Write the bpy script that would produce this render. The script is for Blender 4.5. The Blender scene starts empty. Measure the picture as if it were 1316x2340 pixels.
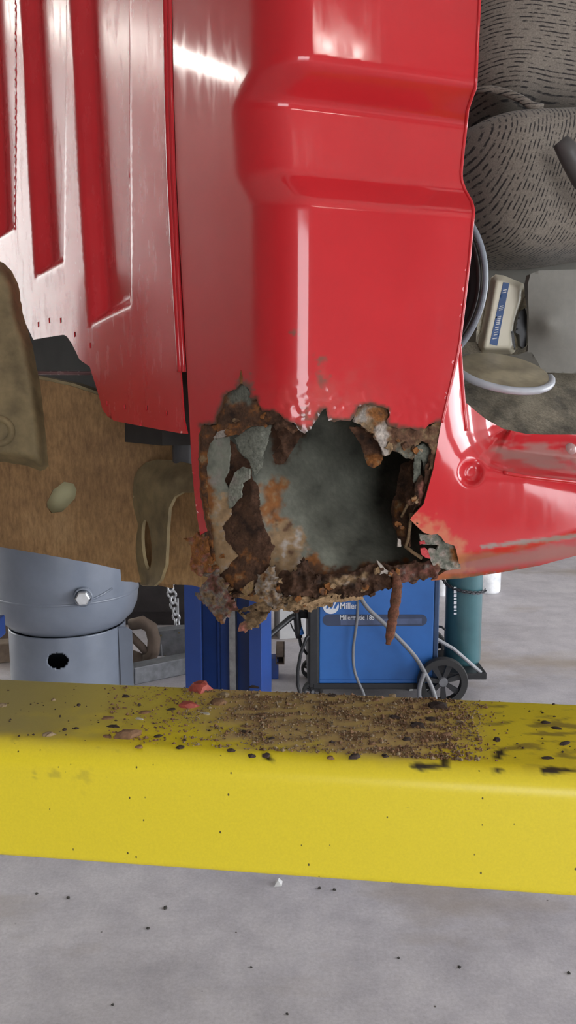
import bpy, bmesh, math, random
import numpy as np
from mathutils import Vector, Matrix, Euler, noise
from mathutils.geometry import delaunay_2d_cdt

sc = bpy.context.scene
COL = sc.collection
random.seed(7)
PI = math.pi

# ------------------------------------------------------------------ camera
FPX, CX, CY = 1850.0, 658.0, 1170.0
CAMZ, PITCH = 1.60, math.radians(8.0)
CAM = np.array([0.0, 0.0, CAMZ])
FWD = np.array([0.0, math.cos(PITCH), -math.sin(PITCH)])
UPV = np.array([0.0, math.sin(PITCH), math.cos(PITCH)])
cam_data = bpy.data.cameras.new('camera')
cam_data.sensor_fit = 'VERTICAL'
cam_data.sensor_height = 36.0
cam_data.lens = 36.0 * FPX / 2340.0
cam_data.clip_start = 0.02
cam = bpy.data.objects.new('camera', cam_data)
cam.location = (0, 0, CAMZ)
cam.rotation_euler = (math.radians(90) - PITCH, 0, 0)
COL.objects.link(cam)
sc.camera = cam

# ------------------------------------------------------------------ world, light, exposure
world = bpy.data.worlds.new('world')
sc.world = world
world.use_nodes = True
wn = world.node_tree
bg = wn.nodes['Background']
bg.inputs['Color'].default_value = (0.93, 0.96, 1.0, 1)
bg.inputs['Strength'].default_value = 6.0

sc.view_settings.view_transform = 'Standard'
sc.view_settings.look = 'None'
sc.view_settings.gamma = 1.0
sc.view_settings.use_curve_mapping = False
sc.view_settings.exposure = 0.46

# room box and daylight openings
RX0, RX1, RY0, RY1, RZ = -7.0, 8.0, -6.5, 13.0, 5.6
OPEN_L = (5.5, 11.0, 0.0, 5.2)        # y0 y1 z0 z1 on the left wall
OPEN_R = (-4.3, 6.5, 0.0, 3.8)       # on the right wall

def portal(name, loc, rot, sx, sy):
    l = bpy.data.lights.new(name, 'AREA')
    l.shape = 'RECTANGLE'; l.size = sx; l.size_y = sy
    l.cycles.is_portal = True
    o = bpy.data.objects.new(name, l)
    o.location = loc; o.rotation_euler = rot
    COL.objects.link(o)
portal('door_left_offscreen', (RX0 + .02, (OPEN_L[0]+OPEN_L[1])/2, 2.6), (0, -PI/2, 0), 5.2, OPEN_L[1]-OPEN_L[0])
portal('door_right_offscreen', (RX1 - .02, (OPEN_R[0]+OPEN_R[1])/2, 1.9), (0, PI/2, 0), 3.8, OPEN_R[1]-OPEN_R[0])

OPEN_F = (0.0, 3.3, 0.0, 3.4)       # x0 x1 z0 z1 on the wall behind the camera
portal('door_front_offscreen', ((OPEN_F[0]+OPEN_F[1])/2, RY0 + .02, 1.7), (PI/2, 0, 0), OPEN_F[1]-OPEN_F[0], 3.4)

# ------------------------------------------------------------------ projection helpers
def rays(P):
    P = np.atleast_2d(np.asarray(P, float))
    return FWD[None] + np.array([1., 0, 0])[None]*((P[:, 0:1]-CX)/FPX) + UPV[None]*((CY-P[:, 1:2])/FPX)
def UA(P, Y):
    d = rays(P)
    return CAM + d*(np.asarray(Y, float).reshape(-1, 1)/d[:, 1:2])
def U(px, py, Y):
    return Vector(UA([(px, py)], [Y])[0])
def proj(Q):
    Q = np.atleast_2d(np.asarray(Q, float)) - CAM
    f = Q @ FWD
    return np.stack([CX + FPX*Q[:, 0]/f, CY - FPX*(Q @ UPV)/f], 1)
def on_z(px, py, z):
    d = rays([(px, py)])[0]
    return Vector(CAM + d*((z-CAMZ)/d[2]))

# ------------------------------------------------------------------ object helpers
def tag(o, label=None, cat=None, group=None, kind=None):
    if label: o['label'] = label
    if cat: o['category'] = cat
    if group: o['group'] = group
    if kind: o['kind'] = kind
    return o
def empty(name, loc=(0, 0, 0), rz=0, label=None, cat=None, group=None, parent=None):
    o = bpy.data.objects.new(name, None)
    o.empty_display_size = .05
    COL.objects.link(o)
    o.location = loc; o.rotation_euler = (0, 0, rz)
    if parent is not None: o.parent = parent
    return tag(o, label, cat, group)
def link(name, me, mat, parent=None, smooth=False):
    o = bpy.data.objects.new(name, me)
    COL.objects.link(o)
    if mat is not None and len(me.materials) == 0: me.materials.append(mat)
    if parent is not None: o.parent = parent
    if smooth: me.shade_smooth()
    return o
class MB:
    """collects shapes into one mesh"""
    def __init__(s): s.bm = bmesh.new()
    def box(s, c, h, M=None, bev=0.0):
        r = bmesh.ops.create_cube(s.bm, size=1)
        vs = r['verts']
        bmesh.ops.scale(s.bm, vec=(2*h[0], 2*h[1], 2*h[2]), verts=vs)
        if bev > 0:
            es = list({e for v in vs for e in v.link_edges})
            rr = bmesh.ops.bevel(s.bm, geom=es, offset=bev, segments=2, profile=.5, affect='EDGES')
            vs = list({v for f in rr['faces'] for v in f.verts} | {v for v in vs if v.is_valid})
        if M is not None: bmesh.ops.transform(s.bm, matrix=M, verts=vs)
        bmesh.ops.translate(s.bm, vec=c, verts=vs)
        return s
    def tube(s, pts, rad, seg=8, cap=True):
        pts = [Vector(p) for p in pts]
        n = len(pts)
        rad = rad if isinstance(rad, (list, tuple)) else [rad]*n
        rings = []
        ref = None
        for i, p in enumerate(pts):
            t = (pts[min(i+1, n-1)] - pts[max(i-1, 0)]).normalized()
            if ref is None:
                a = Vector((0, 0, 1)) if abs(t.z) < .9 else Vector((1, 0, 0))
                ref = t.cross(a).normalized()
            ref = (ref - t*ref.dot(t)).normalized()
            b = t.cross(ref)
            rings.append([s.bm.verts.new(p + (ref*math.cos(2*PI*k/seg) + b*math.sin(2*PI*k/seg))*rad[i]) for k in range(seg)])
        for i in range(n-1):
            for k in range(seg):
                s.bm.faces.new((rings[i][k], rings[i][(k+1) % seg], rings[i+1][(k+1) % seg], rings[i+1][k]))
        if cap:
            s.bm.faces.new(rings[0][::-1]); s.bm.faces.new(rings[-1])
        return s
    def lathe(s, prof, seg=32, M=None, close=False):
        """prof: (r, h) around local z"""
        rings = []
        for r, h in prof:
            if r < 1e-6:
                v = s.bm.verts.new((0, 0, h)); rings.append([v]*seg)
            else:
                rings.append([s.bm.verts.new((r*math.cos(2*PI*k/seg), r*math.sin(2*PI*k/seg), h)) for k in range(seg)])
        n = len(rings)
        for i in range(n if close else n-1):
            A, B = rings[i], rings[(i+1) % n]
            for k in range(seg):
                q = []
                for v in (A[k], A[(k+1) % seg], B[(k+1) % seg], B[k]):
                    if v not in q: q.append(v)
                if len(q) > 2: s.bm.faces.new(q)
        if M is not None:
            vs = list({v for r in rings for v in r})
            bmesh.ops.transform(s.bm, matrix=M, verts=vs)
        return s
    def prism(s, poly, ex, M=None):
        """planar polygon (list of Vectors), extruded by vector ex"""
        a = [s.bm.verts.new(Vector(p)) for p in poly]
        b = [s.bm.verts.new(Vector(p)+Vector(ex)) for p in poly]
        n = len(a)
        s.bm.faces.new(a[::-1]); s.bm.faces.new(b)
        for i in range(n): s.bm.faces.new((a[i], a[(i+1) % n], b[(i+1) % n], b[i]))
        if M is not None: bmesh.ops.transform(s.bm, matrix=M, verts=a+b)
        return s
    def mesh(s, name):
        bmesh.ops.recalc_face_normals(s.bm, faces=s.bm.faces)
        me = bpy.data.meshes.new(name); s.bm.to_mesh(me); s.bm.free(); return me
    def build(s, name, mat, parent=None, smooth=False, auto=None):
        o = link(name, s.mesh(name), mat, parent)
        if smooth:
            o.data.shade_smooth()
        if auto is not None:
            o.data.shade_smooth()
            o.data.set_sharp_from_angle(angle=math.radians(auto))
        return o

def fb(x, y, z=0., o=4):
    return noise.fractal(Vector((x, y, z)), .9, 2.1, o)      # about -1..1
def inside(P, poly):
    P = np.asarray(P, float); q = np.asarray(poly, float)
    r = np.zeros(len(P), bool); j = len(q)-1
    for i in range(len(q)):
        xi, yi = q[i]; xj, yj = q[j]
        c = (yi > P[:, 1]) != (yj > P[:, 1])
        with np.errstate(divide='ignore', invalid='ignore'):
            r ^= c & (P[:, 0] < (xj-xi)*(P[:, 1]-yi)/(yj-yi+1e-12)+xi)
        j = i
    return r
def sdpoly(P, poly):
    """signed distance, negative inside"""
    P = np.asarray(P, float); q = np.asarray(poly, float)
    d = np.full(len(P), 1e9)
    for i in range(len(q)):
        a = q[i]; b = q[(i+1) % len(q)]; e = b-a
        t = np.clip(((P-a) @ e)/(e @ e+1e-12), 0, 1)
        d = np.minimum(d, np.linalg.norm(P-(a+t[:, None]*e), axis=1))
    return np.where(inside(P, poly), -d, d)
def sstep(a, b, x):
    t = np.clip((x-a)/(b-a), 0, 1); return t*t*(3-2*t)
def jagged(poly, step, jag, seed=0, closed=True):
    out = []
    n = len(poly)
    for i in range(n if closed else n-1):
        a = np.array(poly[i][:2], float); b = np.array(poly[(i+1) % n][:2], float)
        L = np.linalg.norm(b-a); k = max(1, int(round(L/step)))
        nrm = np.array([-(b-a)[1], (b-a)[0]])/(L+1e-9)
        for m in range(k):
            p = a+(b-a)*m/k
            if jag:
                w = fb(p[0]*.06, p[1]*.06, seed*7.3, 3)*jag + fb(p[0]*.25, p[1]*.25, seed*3.1+9, 2)*jag*.6
                p = p + nrm*w
            out.append((p[0], p[1]))
    if not closed: out.append(tuple(poly[-1][:2]))
    return out
def rbf(ctrl, tps=False, reg=1e-4):
    """smooth height field through control points (px, py, value)"""
    c = np.array(ctrl, float); X = c[:, :2]/100.
    n = len(c)
    ker = (lambda r: r*r*np.log(r+1e-9)) if tps else (lambda r: -r)
    K = ker(np.linalg.norm(X[:, None]-X[None], axis=2))
    A = np.zeros((n+3, n+3)); A[:n, :n] = K + (np.eye(n)*reg if tps else -np.eye(n)*reg)
    A[:n, n] = 1; A[:n, n+1:] = X; A[n, :n] = 1; A[n+1:, :n] = X.T
    w = np.linalg.solve(A, np.concatenate([c[:, 2], [0, 0, 0]]))
    def f(P):
        Q = np.asarray(P, float)/100.
        D = np.linalg.norm(Q[:, None]-X[None], axis=2)
        return ker(D) @ w[:n] + w[n] + Q @ w[n+1:]
    return f

def sheet(name, poly, surf, mat, parent=None, step=6, jag=0., thick=.002, colf=None, holes=(), amp=0., nsc=40., seed=0, rimcol=None, smooth=True, bstep=None, feats=(), gskip=None):
    """a real plate of metal, plastic or cloth: outline + surface + thickness"""
    bs = bstep or step*.8
    loops = [jagged(poly, bs, jag, seed)] + [jagged(h, bs, jag, seed+5) for h in holes]
    main = np.array(loops[0])
    x0, y0 = main.min(0); x1, y1 = main.max(0)
    gx, gy = np.meshgrid(np.arange(x0, x1+step, step), np.arange(y0, y1+step, step*.87))
    gx = gx + (np.arange(gx.shape[0]) % 2)[:, None]*step*.5
    G = np.stack([gx.ravel(), gy.ravel()], 1)
    G = G[sdpoly(G, main) < -step*.45]
    for h in loops[1:]: G = G[sdpoly(G, h) > step*.45]
    verts = []; edges = []
    for lp in loops:
        b = len(verts); verts += [Vector(p) for p in lp]
        edges += [(b+i, b+(i+1) % len(lp)) for i in range(len(lp))]
    if gskip is not None: G = G[~gskip(G)]
    for ft in feats:
        lp = jagged(ft, bs, 0); ok = inside(lp, main); lp = [p for p, k in zip(lp, ok) if k]
        b = len(verts); verts += [Vector(p) for p in lp]
        G = G[np.abs(sdpoly(G, ft)) > step*.45]
        edges += [(b+i, b+i+1) for i in range(len(lp)-1) if (lp[i][0]-lp[i+1][0])**2+(lp[i][1]-lp[i+1][1])**2 < (3*bs)**2]
    verts += [Vector(g) for g in G]
    vo, eo, fo, _, _, _ = delaunay_2d_cdt(verts, edges, [], 0, 1e-5)
    P = np.array([(v.x, v.y) for v in vo])
    F = np.array([f for f in fo if len(f) == 3])
    cen = P[F].mean(1)
    keep = inside(cen, main)
    for h in loops[1:]: keep &= ~inside(cen, h)
    F = F[keep]
    W = surf(P)
    if amp:
        d = rays(P); d /= np.linalg.norm(d, axis=1)[:, None]
        W = W + d*np.array([amp*(fb(p[0]/nsc, p[1]/nsc, seed*5.7, 4)+.35*fb(p[0]/nsc*4, p[1]/nsc*4, seed, 2)) for p in P])[:, None]
    # orient to camera
    a, b, c = W[F[:, 0]], W[F[:, 1]], W[F[:, 2]]
    fn = np.cross(b-a, c-a)
    flip = ((W[F[:, 0]]-CAM)*fn).sum(1) > 0
    F[flip] = F[flip][:, ::-1]; fn[flip] *= -1
    vn = np.zeros_like(W)
    for k in range(3): np.add.at(vn, F[:, k], fn)
    ln = np.linalg.norm(vn, axis=1); vn = vn/np.where(ln > 0, ln, 1)[:, None]
    N = len(W)
    B = W - vn*thick
    cnt = {}
    for f in F:
        for k in range(3):
            e = (int(f[k]), int(f[(k+1) % 3])); cnt[e] = 1
    bd = [e for e in cnt if (e[1], e[0]) not in cnt]
    allv = [tuple(v) for v in W]+[tuple(v) for v in B]
    allf = [tuple(int(i) for i in f) for f in F]+[tuple(int(i)+N for i in f[::-1]) for f in F]
    src = list(range(N))*2
    rim = {}
    def rv(i, back):
        if (i, back) not in rim:
            rim[(i, back)] = len(allv)
            allv.append(tuple(B[i] if back else W[i])); src.append(i)
        return rim[(i, back)]
    nb = len(allf)
    for (i, j) in bd: allf.append((rv(j, 0), rv(i, 0), rv(i, 1), rv(j, 1)))
    me = bpy.data.meshes.new(name)
    me.from_pydata(allv, [], allf)
    if smooth: me.shade_smooth()
    if colf is not None:
        Cc = colf(P, W)
        at = me.color_attributes.new('Col', 'FLOAT_COLOR', 'POINT')
        full = np.ones((len(allv), 4), np.float32)
        full[:, :3] = Cc[np.array(src)]
        if rimcol is not None:
            full[2*N:, :3] = rimcol
        at.data.foreach_set('color', full.ravel())
    me.update()
    return link(name, me, mat, parent)

# ------------------------------------------------------------------ materials
def newmat(name):
    m = bpy.data.materials.new(name); m.use_nodes = True
    nt = m.node_tree; b = nt.nodes['Principled BSDF']
    return m, nt, b
def nd(nt, t, **kw):
    n = nt.nodes.new(t)
    for k, v in kw.items():
        if k in n.inputs.keys(): n.inputs[k].default_value = v
        else: setattr(n, k, v)
    return n
def ramp(nt, fac, stops):
    r = nt.nodes.new('ShaderNodeValToRGB')
    e = r.color_ramp.elements
    while len(e) < len(stops): e.new(.5)
    for i, (p, c) in enumerate(stops):
        e[i].position = p; e[i].color = (c[0], c[1], c[2], 1) if not isinstance(c, float) else (c, c, c, 1)
    nt.links.new(fac, r.inputs['Fac']); return r.outputs['Color']
def objco(nt, scale=(1, 1, 1), rot=(0, 0, 0)):
    t = nt.nodes.new('ShaderNodeTexCoord'); mp = nt.nodes.new('ShaderNodeMapping')
    mp.inputs['Scale'].default_value = scale; mp.inputs['Rotation'].default_value = rot
    nt.links.new(t.outputs['Object'], mp.inputs['Vector']); return mp.outputs['Vector']
def noi(nt, vec, s, det=4, rough=.6):
    n = nd(nt, 'ShaderNodeTexNoise', Scale=s, Detail=det, Roughness=rough)
    nt.links.new(vec, n.inputs['Vector']); return n.outputs['Fac']
def mixc(nt, fac, a, b, mode='MIX'):
    m = nt.nodes.new('ShaderNodeMix'); m.data_type = 'RGBA'; m.blend_type = mode
    for k, v in ((0, fac), (6, a), (7, b)):
        if isinstance(v, bpy.types.NodeSocket): nt.links.new(v, m.inputs[k])
        elif isinstance(v, (tuple, list)): m.inputs[k].default_value = (v[0], v[1], v[2], 1)
        else: m.inputs[k].default_value = v
    return m.outputs[2]
def bump(nt, b, h, strength=.3, dist=.002):
    n = nd(nt, 'ShaderNodeBump', Strength=strength, Distance=dist)
    nt.links.new(h, n.inputs['Height']); nt.links.new(n.outputs['Normal'], b.inputs['Normal'])
def simple(name, col, rough=.5, metal=0., nscale=12., var=.25, bmp=0., spec=.5, coat=0.):
    m, nt, b = newmat(name)
    v = objco(nt)
    f = noi(nt, v, nscale, 5)
    dark = tuple(c*(1-var) for c in col); lite = tuple(min(1, c*(1+var)) for c in col)
    nt.links.new(ramp(nt, f, [(.3, dark), (.7, lite)]), b.inputs['Base Color'])
    b.inputs['Roughness'].default_value = rough; b.inputs['Metallic'].default_value = metal
    b.inputs['Specular IOR Level'].default_value = spec
    b.inputs['Coat Weight'].default_value = coat
    if bmp: bump(nt, b, noi(nt, v, nscale*8, 4), bmp, .001)
    return m
def vcol(name, rough=.85, nscale=220., var=.35, bmp=.6, spec=.3, bdist=.0015, coat=0., coatr=.05):
    """colour of the piece (rust, primer, paint) comes with the mesh; grain on top"""
    m, nt, b = newmat(name)
    a = nt.nodes.new('ShaderNodeVertexColor'); a.layer_name = 'Col'
    v = objco(nt)
    f = noi(nt, v, nscale, 6, .7)
    g = ramp(nt, f, [(.25, (1-var,)*3), (.75, (1+var,)*3)])
    nt.links.new(mixc(nt, 1., a.outputs['Color'], g, 'MULTIPLY'), b.inputs['Base Color'])
    b.inputs['Roughness'].default_value = rough
    b.inputs['Specular IOR Level'].default_value = spec
    b.inputs['Coat Weight'].default_value = coat; b.inputs['Coat Roughness'].default_value = coatr
    if bmp: bump(nt, b, f, bmp, bdist)
    return m

# red body paint: colour attribute (red with rust bleeding), clear coat
def paint(name, coatr, hazerough):
    m, nt, b = newmat(name)
    a = nt.nodes.new('ShaderNodeVertexColor'); a.layer_name = 'Col'
    v = objco(nt)
    f = noi(nt, v, 9., 5)
    g = ramp(nt, f, [(.3, (.93,)*3), (.7, (1.07,)*3)])
    nt.links.new(mixc(nt, 1., a.outputs['Color'], g, 'MULTIPLY'), b.inputs['Base Color'])
    b.inputs['Roughness'].default_value = hazerough
    b.inputs['Specular IOR Level'].default_value = .15
    b.inputs['Coat Weight'].default_value = 1.0
    sc_ = noi(nt, objco(nt, (1, 1, .25)), 60., 6)
    r = ramp(nt, sc_, [(.45, (coatr,)*3), (.8, (coatr+.14,)*3)])
    nt.links.new(r, b.inputs['Coat Roughness'])
    return m
M_PAINT = paint('red_body_paint', .075, .36)
M_PAINTB = paint('dusty_red_body_paint', .22, .5)
M_RUST = vcol('flaking_rust', .85, 260., .55, .9, .25, .0022)
M_PRIMER = vcol('stained_primer', .7, 120., .22, .25)
M_CLOTH = None

def white_noise_floor():
    m, nt, b = newmat('concrete')
    v = objco(nt)
    big = noi(nt, v, 1.1, 6, .65); mid = noi(nt, v, 7., 6, .7); fine = noi(nt, v, 90., 5, .7)
    c = ramp(nt, big, [(.3, (.48, .45, .465)), (.5, (.62, .585, .605)), (.68, (.70, .665, .675))])
    c2 = ramp(nt, mid, [(.28, (.78, .78, .80)), (.6, (1.0, 1.0, 1.0))])
    c = mixc(nt, 1., c, c2, 'MULTIPLY')
    c3 = ramp(nt, fine, [(.3, (.85, .84, .84)), (.7, (1.08, 1.08, 1.08))])
    c = mixc(nt, 1., c, c3, 'MULTIPLY')
    # tan dirt patches
    tan = noi(nt, objco(nt, (.5, .9, 1)), 1.3, 5)
    tf = ramp(nt, tan, [(.52, (0., 0., 0.)), (.66, (.6,)*3)])
    c = mixc(nt, tf, c, (.34, .26, .17))
    # dark specks and cracks
    vo = nd(nt, 'ShaderNodeTexVoronoi', Scale=14.); nt.links.new(v, vo.inputs['Vector'])
    sp = ramp(nt, vo.outputs['Distance'], [(.035, (1., 1., 1.)), (.06, (0., 0., 0.))])
    spm = mixc(nt, 1., sp, ramp(nt, noi(nt, v, 6., 2), [(.55, (0., 0., 0.)), (.6, (1., 1., 1.))]), 'MULTIPLY')
    c = mixc(nt, spm, c, (.10, .085, .07))
    nt.links.new(c, b.inputs['Base Color'])
    b.inputs['Roughness'].default_value = .55
    b.inputs['Specular IOR Level'].default_value = .35
    bump(nt, b, fine, .25, .002)
    return m
M_FLOOR = white_noise_floor()
M_WALL = simple('painted_block_wall', (.22, .205, .19), .85, 0, 3., .12)
M_CEIL = simple('white_ceiling_sheet', (.62, .61, .58), .8, 0, 2., .08)
M_STEEL = simple('worn_steel', (.35, .34, .33), .45, .6, 30., .3)
M_DARK = simple('dark_grime', (.05, .045, .042), .85, 0, 10., .4)
M_BLACKP = simple('black_plastic', (.018, .018, .02), .45, 0, 20., .3)
M_RUBBER = simple('black_rubber', (.025, .024, .024), .7, 0, 20., .3)
M_BLUE = simple('blue_lift_paint', (.012, .045, .21), .35, 0, 5., .15)
M_WELD = simple('blue_welder_paint', (.022, .13, .42), .45, 0, 4., .12)
M_WHITE = simple('white_print', (.75, .76, .78), .6, 0, 10., .05)
M_GREYB = simple('grey_label_print', (.045, .065, .13), .6, 0, 10., .05)
M_TANK = simple('grey_tank_enamel', (.19, .215, .265), .32, 0, 6., .10, coat=.3)
M_TEAL = simple('teal_cylinder_paint', (.05, .14, .16), .3, 0, 6., .15, coat=.6)
M_CARD = simple('white_carton', (.62, .61, .60), .8, 0, 8., .08)
M_WOOD = simple('grimy_timber', (.18, .13, .09), .85, 0, 14., .35)
M_CORD = simple('grey_cable', (.20, .20, .21), .5, 0, 10., .1)
M_GREYPL = simple('grey_trim_plastic', (.185, .175, .15), .65, 0, 60., .08, .1)
def rail_rust():
    m, nt, b = newmat('brown_surface_rust')
    v = objco(nt)
    c = ramp(nt, noi(nt, v, 9., 5), [(.3, (.17, .095, .045)), (.55, (.26, .15, .068)), (.75, (.31, .19, .092))])
    st = noi(nt, objco(nt, (150, 150, 40)), 1., 5, .75)
    c = mixc(nt, 1., c, ramp(nt, st, [(.3, (.62,)*3), (.68, (1.22,)*3)]), 'MULTIPLY')
    nt.links.new(c, b.inputs['Base Color']); b.inputs['Roughness'].default_value = .85; b.inputs['Specular IOR Level'].default_value = .25
    bump(nt, b, st, .4, .001)
    return m
M_FRAME = rail_rust()
M_FRAME2 = simple('olive_brown_rust', (.20, .15, .075), .8, 0, 22., .35, .4)

# ================================================================== room
def plate(name, x0, x1, y0, y1, z0, z1, mat, kind='structure', parent=None):
    o = MB().box(((x0+x1)/2, (y0+y1)/2, (z0+z1)/2), ((x1-x0)/2, (y1-y0)/2, (z1-z0)/2)).build(name, mat, parent)
    if parent is None: tag(o, kind=kind)
    return o
fl = MB()
fl.box(((RX0+RX1)/2, (RY0+RY1)/2, -.06), ((RX1-RX0)/2+9, (RY1-RY0)/2+9, .06))
tag(fl.build('floor', M_FLOOR), 'grey stained concrete workshop floor', kind='structure')
plate('ceiling', RX0-.2, RX1+.2, RY0-.2, RY1+.2, RZ, RZ+.15, M_CEIL)
plate('wall_back', RX0-.2, RX1+.2, RY1, RY1+.2, 0, RZ, M_WALL)
def wall_open(name, axis, pos, a0, a1, op):
    mb = MB()
    for (u0, u1, z0, z1) in ((a0, op[0], 0, RZ), (op[1], a1, 0, RZ), (op[0], op[1], op[3], RZ)):
        c = (u0+u1)/2; h = (u1-u0)/2
        if axis == 'x': mb.box((pos, c, (z0+z1)/2), (.1, h, (z1-z0)/2))
        else: mb.box((c, pos, (z0+z1)/2), (h, .1, (z1-z0)/2))
    tag(mb.build(name, M_WALL), kind='structure')
wall_open('wall_left', 'x', RX0-.1, RY0, RY1, OPEN_L)
wall_open('wall_right', 'x', RX1+.1, RY0, RY1, OPEN_R)
wall_open('wall_front', 'y', RY0-.1, RX0, RX1, OPEN_F)
# left bay closed by translucent fibreglass sheets
m, nt, b = newmat('translucent_fibreglass')
tr = nd(nt, 'ShaderNodeBsdfTranslucent', Color=(.90, .90, .87, 1)); df = nd(nt, 'ShaderNodeBsdfDiffuse', Color=(.7, .7, .66, 1))
mx = nt.nodes.new('ShaderNodeMixShader'); mx.inputs[0].default_value = .88
nt.links.new(df.outputs[0], mx.inputs[1]); nt.links.new(tr.outputs[0], mx.inputs[2])
nt.links.new(mx.outputs[0], nt.nodes['Material Output'].inputs['Surface'])
dr1 = empty('door_1', (RX0-.1, (OPEN_L[0]+OPEN_L[1])/2, 0)); tag(dr1, kind='structure')
nw = 5; pw = (OPEN_L[1]-OPEN_L[0])/nw
for k in range(nw):
    MB().box((0, -nw*pw/2+pw*(k+.5), OPEN_L[3]/2), (.004, pw/2-.03, OPEN_L[3]/2-.02)).build('panel', m, dr1)
    MB().box((0, -nw*pw/2+pw*k, OPEN_L[3]/2), (.03, .03, OPEN_L[3]/2-.005)).build('mullion', M_CEIL, dr1)

# fluorescent shop lights hung from the ceiling
m, nt, b = newmat('lit_fluorescent_tube')
b.inputs['Emission Color'].default_value = (1, .97, .9, 1); b.inputs['Emission Strength'].default_value = 34
b.inputs['Base Color'].default_value = (.9, .9, .9, 1)
M_TUBE = m
def shop_light(loc, rz, label):
    e = empty('shop_light_offscreen', loc, rz, label, 'lamp', 'ceiling shop lights')
    MB().box((0, 0, .05), (.64, .07, .03), bev=.01).build('housing', M_CEIL, e)
    for s in (-1, 1):
        MB().tube([(-.6, s*.035, 0), (.6, s*.035, 0)], .018, 10).build('tube', M_TUBE, e, smooth=True)
        MB().tube([(s*.45, 0, .08), (s*.45, 0, RZ-loc[2])], .006, 6).build('hanger', M_STEEL, e)
# ================================================================== truck surfaces
AS, AR = math.radians(18), math.radians(54)
nS = np.array([math.sin(AS), -math.cos(AS)]); Fd = np.array([math.cos(AS), math.sin(AS)])
nR = np.array([-math.sin(AR), -math.cos(AR)]); Rd = np.array([-math.cos(AR), math.sin(AR)])
CC = np.array(U(628, 900, .945)[:2])
RAD = .045
def side_flat(P, off=0.):
    d = rays(P); o = CAM[:2]
    t = ((CC-o) @ nS + (-off))/(d[:, :2] @ nS)
    return CAM+d*t[:, None]
zc = [side_flat([(690, y)])[0][2] for y in (140, 205, 380, 458)]
def recess(z):
    # pressed band: straight flanks with small fillets
    f0 = lambda q: np.interp(q, [zc[3], zc[2], zc[1], zc[0]], [0., .032, .040, 0.])
    w = .0035
    return sum(f0(z+w*k)*g for k, g in ((-2, .1), (-1, .22), (0, .36), (1, .22), (2, .1)))
def f_skin(Q):
    z = Q[:, 2]
    q = Q[:, :2]-CC
    s = q @ Fd
    a = q @ nS + recess(z) + .10*np.clip(s-.10, 0, None)**2 + .06*np.clip(1.75-z, 0, None)**2
    b_ = q @ nR
    r = RAD
    A = a+r; B = b_+r
    return np.sqrt(np.maximum(A, 0)**2+np.maximum(B, 0)**2)+np.minimum(np.maximum(A, B), 0)-r
def skin(P, off=0.):
    d = rays(P); L = np.linalg.norm(d, axis=1)[:, None]; d = d/L
    t = np.full(len(d), .55)
    for i in range(90):
        t = t + .6*(f_skin(CAM+d*t[:, None])+off)
    return CAM+d*t[:, None]
def skinY(P): return skin(P)[:, 1]
def behind(ctrl):
    f = rbf(ctrl)
    return lambda P: UA(P, skinY(P)+f(P))
def behind_c(off):
    return lambda P: UA(P, skinY(P)+off)
def rear(P, off=0.):
    d = rays(P)
    t = ((CC-CAM[:2]) @ nR - off)/(d[:, :2] @ nR)
    return CAM+d*t[:, None]


# shop lights hang where the paint mirrors them
def mirror(px, py, z):
    Q = skin(np.array([(px, py)])) if px > 395 else rear(np.array([(px, py)]))
    if px > 395:
        e = 1e-4
        g = np.array([(f_skin(Q+np.eye(3)[k]*e)-f_skin(Q-np.eye(3)[k]*e))[0] for k in range(3)])
    else: g = np.array([nR[0], nR[1], 0])
    g /= np.linalg.norm(g); d = Q[0]-CAM; d /= np.linalg.norm(d)
    r = d-2*(d @ g)*g
    return Q[0]+r*((z-Q[0][2])/r[2])
def light_between(a, b_, label, z):
    c_ = (a+b_)/2
    c_[0] = min(max(c_[0], RX0+.8), RX1-.8); c_[1] = min(max(c_[1], RY0+.8), RY1-.8)
    shop_light((c_[0], c_[1], z), math.atan2(b_[1]-a[1], b_[0]-a[0]), label)
light_between(mirror(715, 60, 4.6), mirror(830, 130, 4.6), 'twin fluorescent shop light hanging near the front wall', 4.6)
light_between(mirror(405, 140, 4.6), mirror(495, 172, 4.6), 'twin fluorescent shop light hanging near the left doorway', 4.6)
light_between(mirror(10, 20, 4.9), mirror(150, 50, 4.9), 'twin fluorescent shop light hanging deep in the left bay', 4.9)

RED = np.array([.565, .020, .026])
# palettes (linear)
DKB = np.array([.030, .017, .012]); BRN = np.array([.085, .042, .024]); ORG = np.array([.27, .105, .030])
TAN = np.array([.33, .215, .115]); GRN = np.array([.20, .205, .165]); PAL = np.array([.46, .40, .35]); PNK = np.array([.45, .17, .13])
def pal(cols, seed=0, sc_=26.):
    cols = [np.array(c) for c in cols]
    def f(P, W):
        out = np.zeros((len(P), 3))
        for i, p in enumerate(P):
            v = .5+.62*fb(p[0]/sc_, p[1]/sc_, seed*3.3+1, 5)
            v = min(max(v, 0), .999)*(len(cols)-1)
            k = int(v); t = v-k; t = t*t*(3-2*t)
            out[i] = cols[k]*(1-t)+cols[k+1]*t
        return out
    return f
def blend(base, layers, seed=0):
    """layers: (poly, colour function, softness px, wobble px)"""
    def f(P, W):
        c = base(P, W)
        n = np.array([fb(p[0]/22, p[1]/22, seed+4.4, 5) for p in P])
        for poly, cf, soft, wob in layers:
            m = sstep(soft, -soft, sdpoly(P, poly)+n*wob)[:, None]
            c = c*(1-m)+cf(P, W)*m
        return c
    return f
const = lambda col: (lambda P, W: np.tile(np.array(col, float), (len(P), 1)))
c1 = lambda L: [(400+.5167*x, 820+.5167*y) for x, y in L]
c7 = lambda L: [(400+.2736*x, 1120+.2736*y) for x, y in L]
c8 = lambda L: [(780+.228*x, 880+.228*y) for x, y in L]

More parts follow.
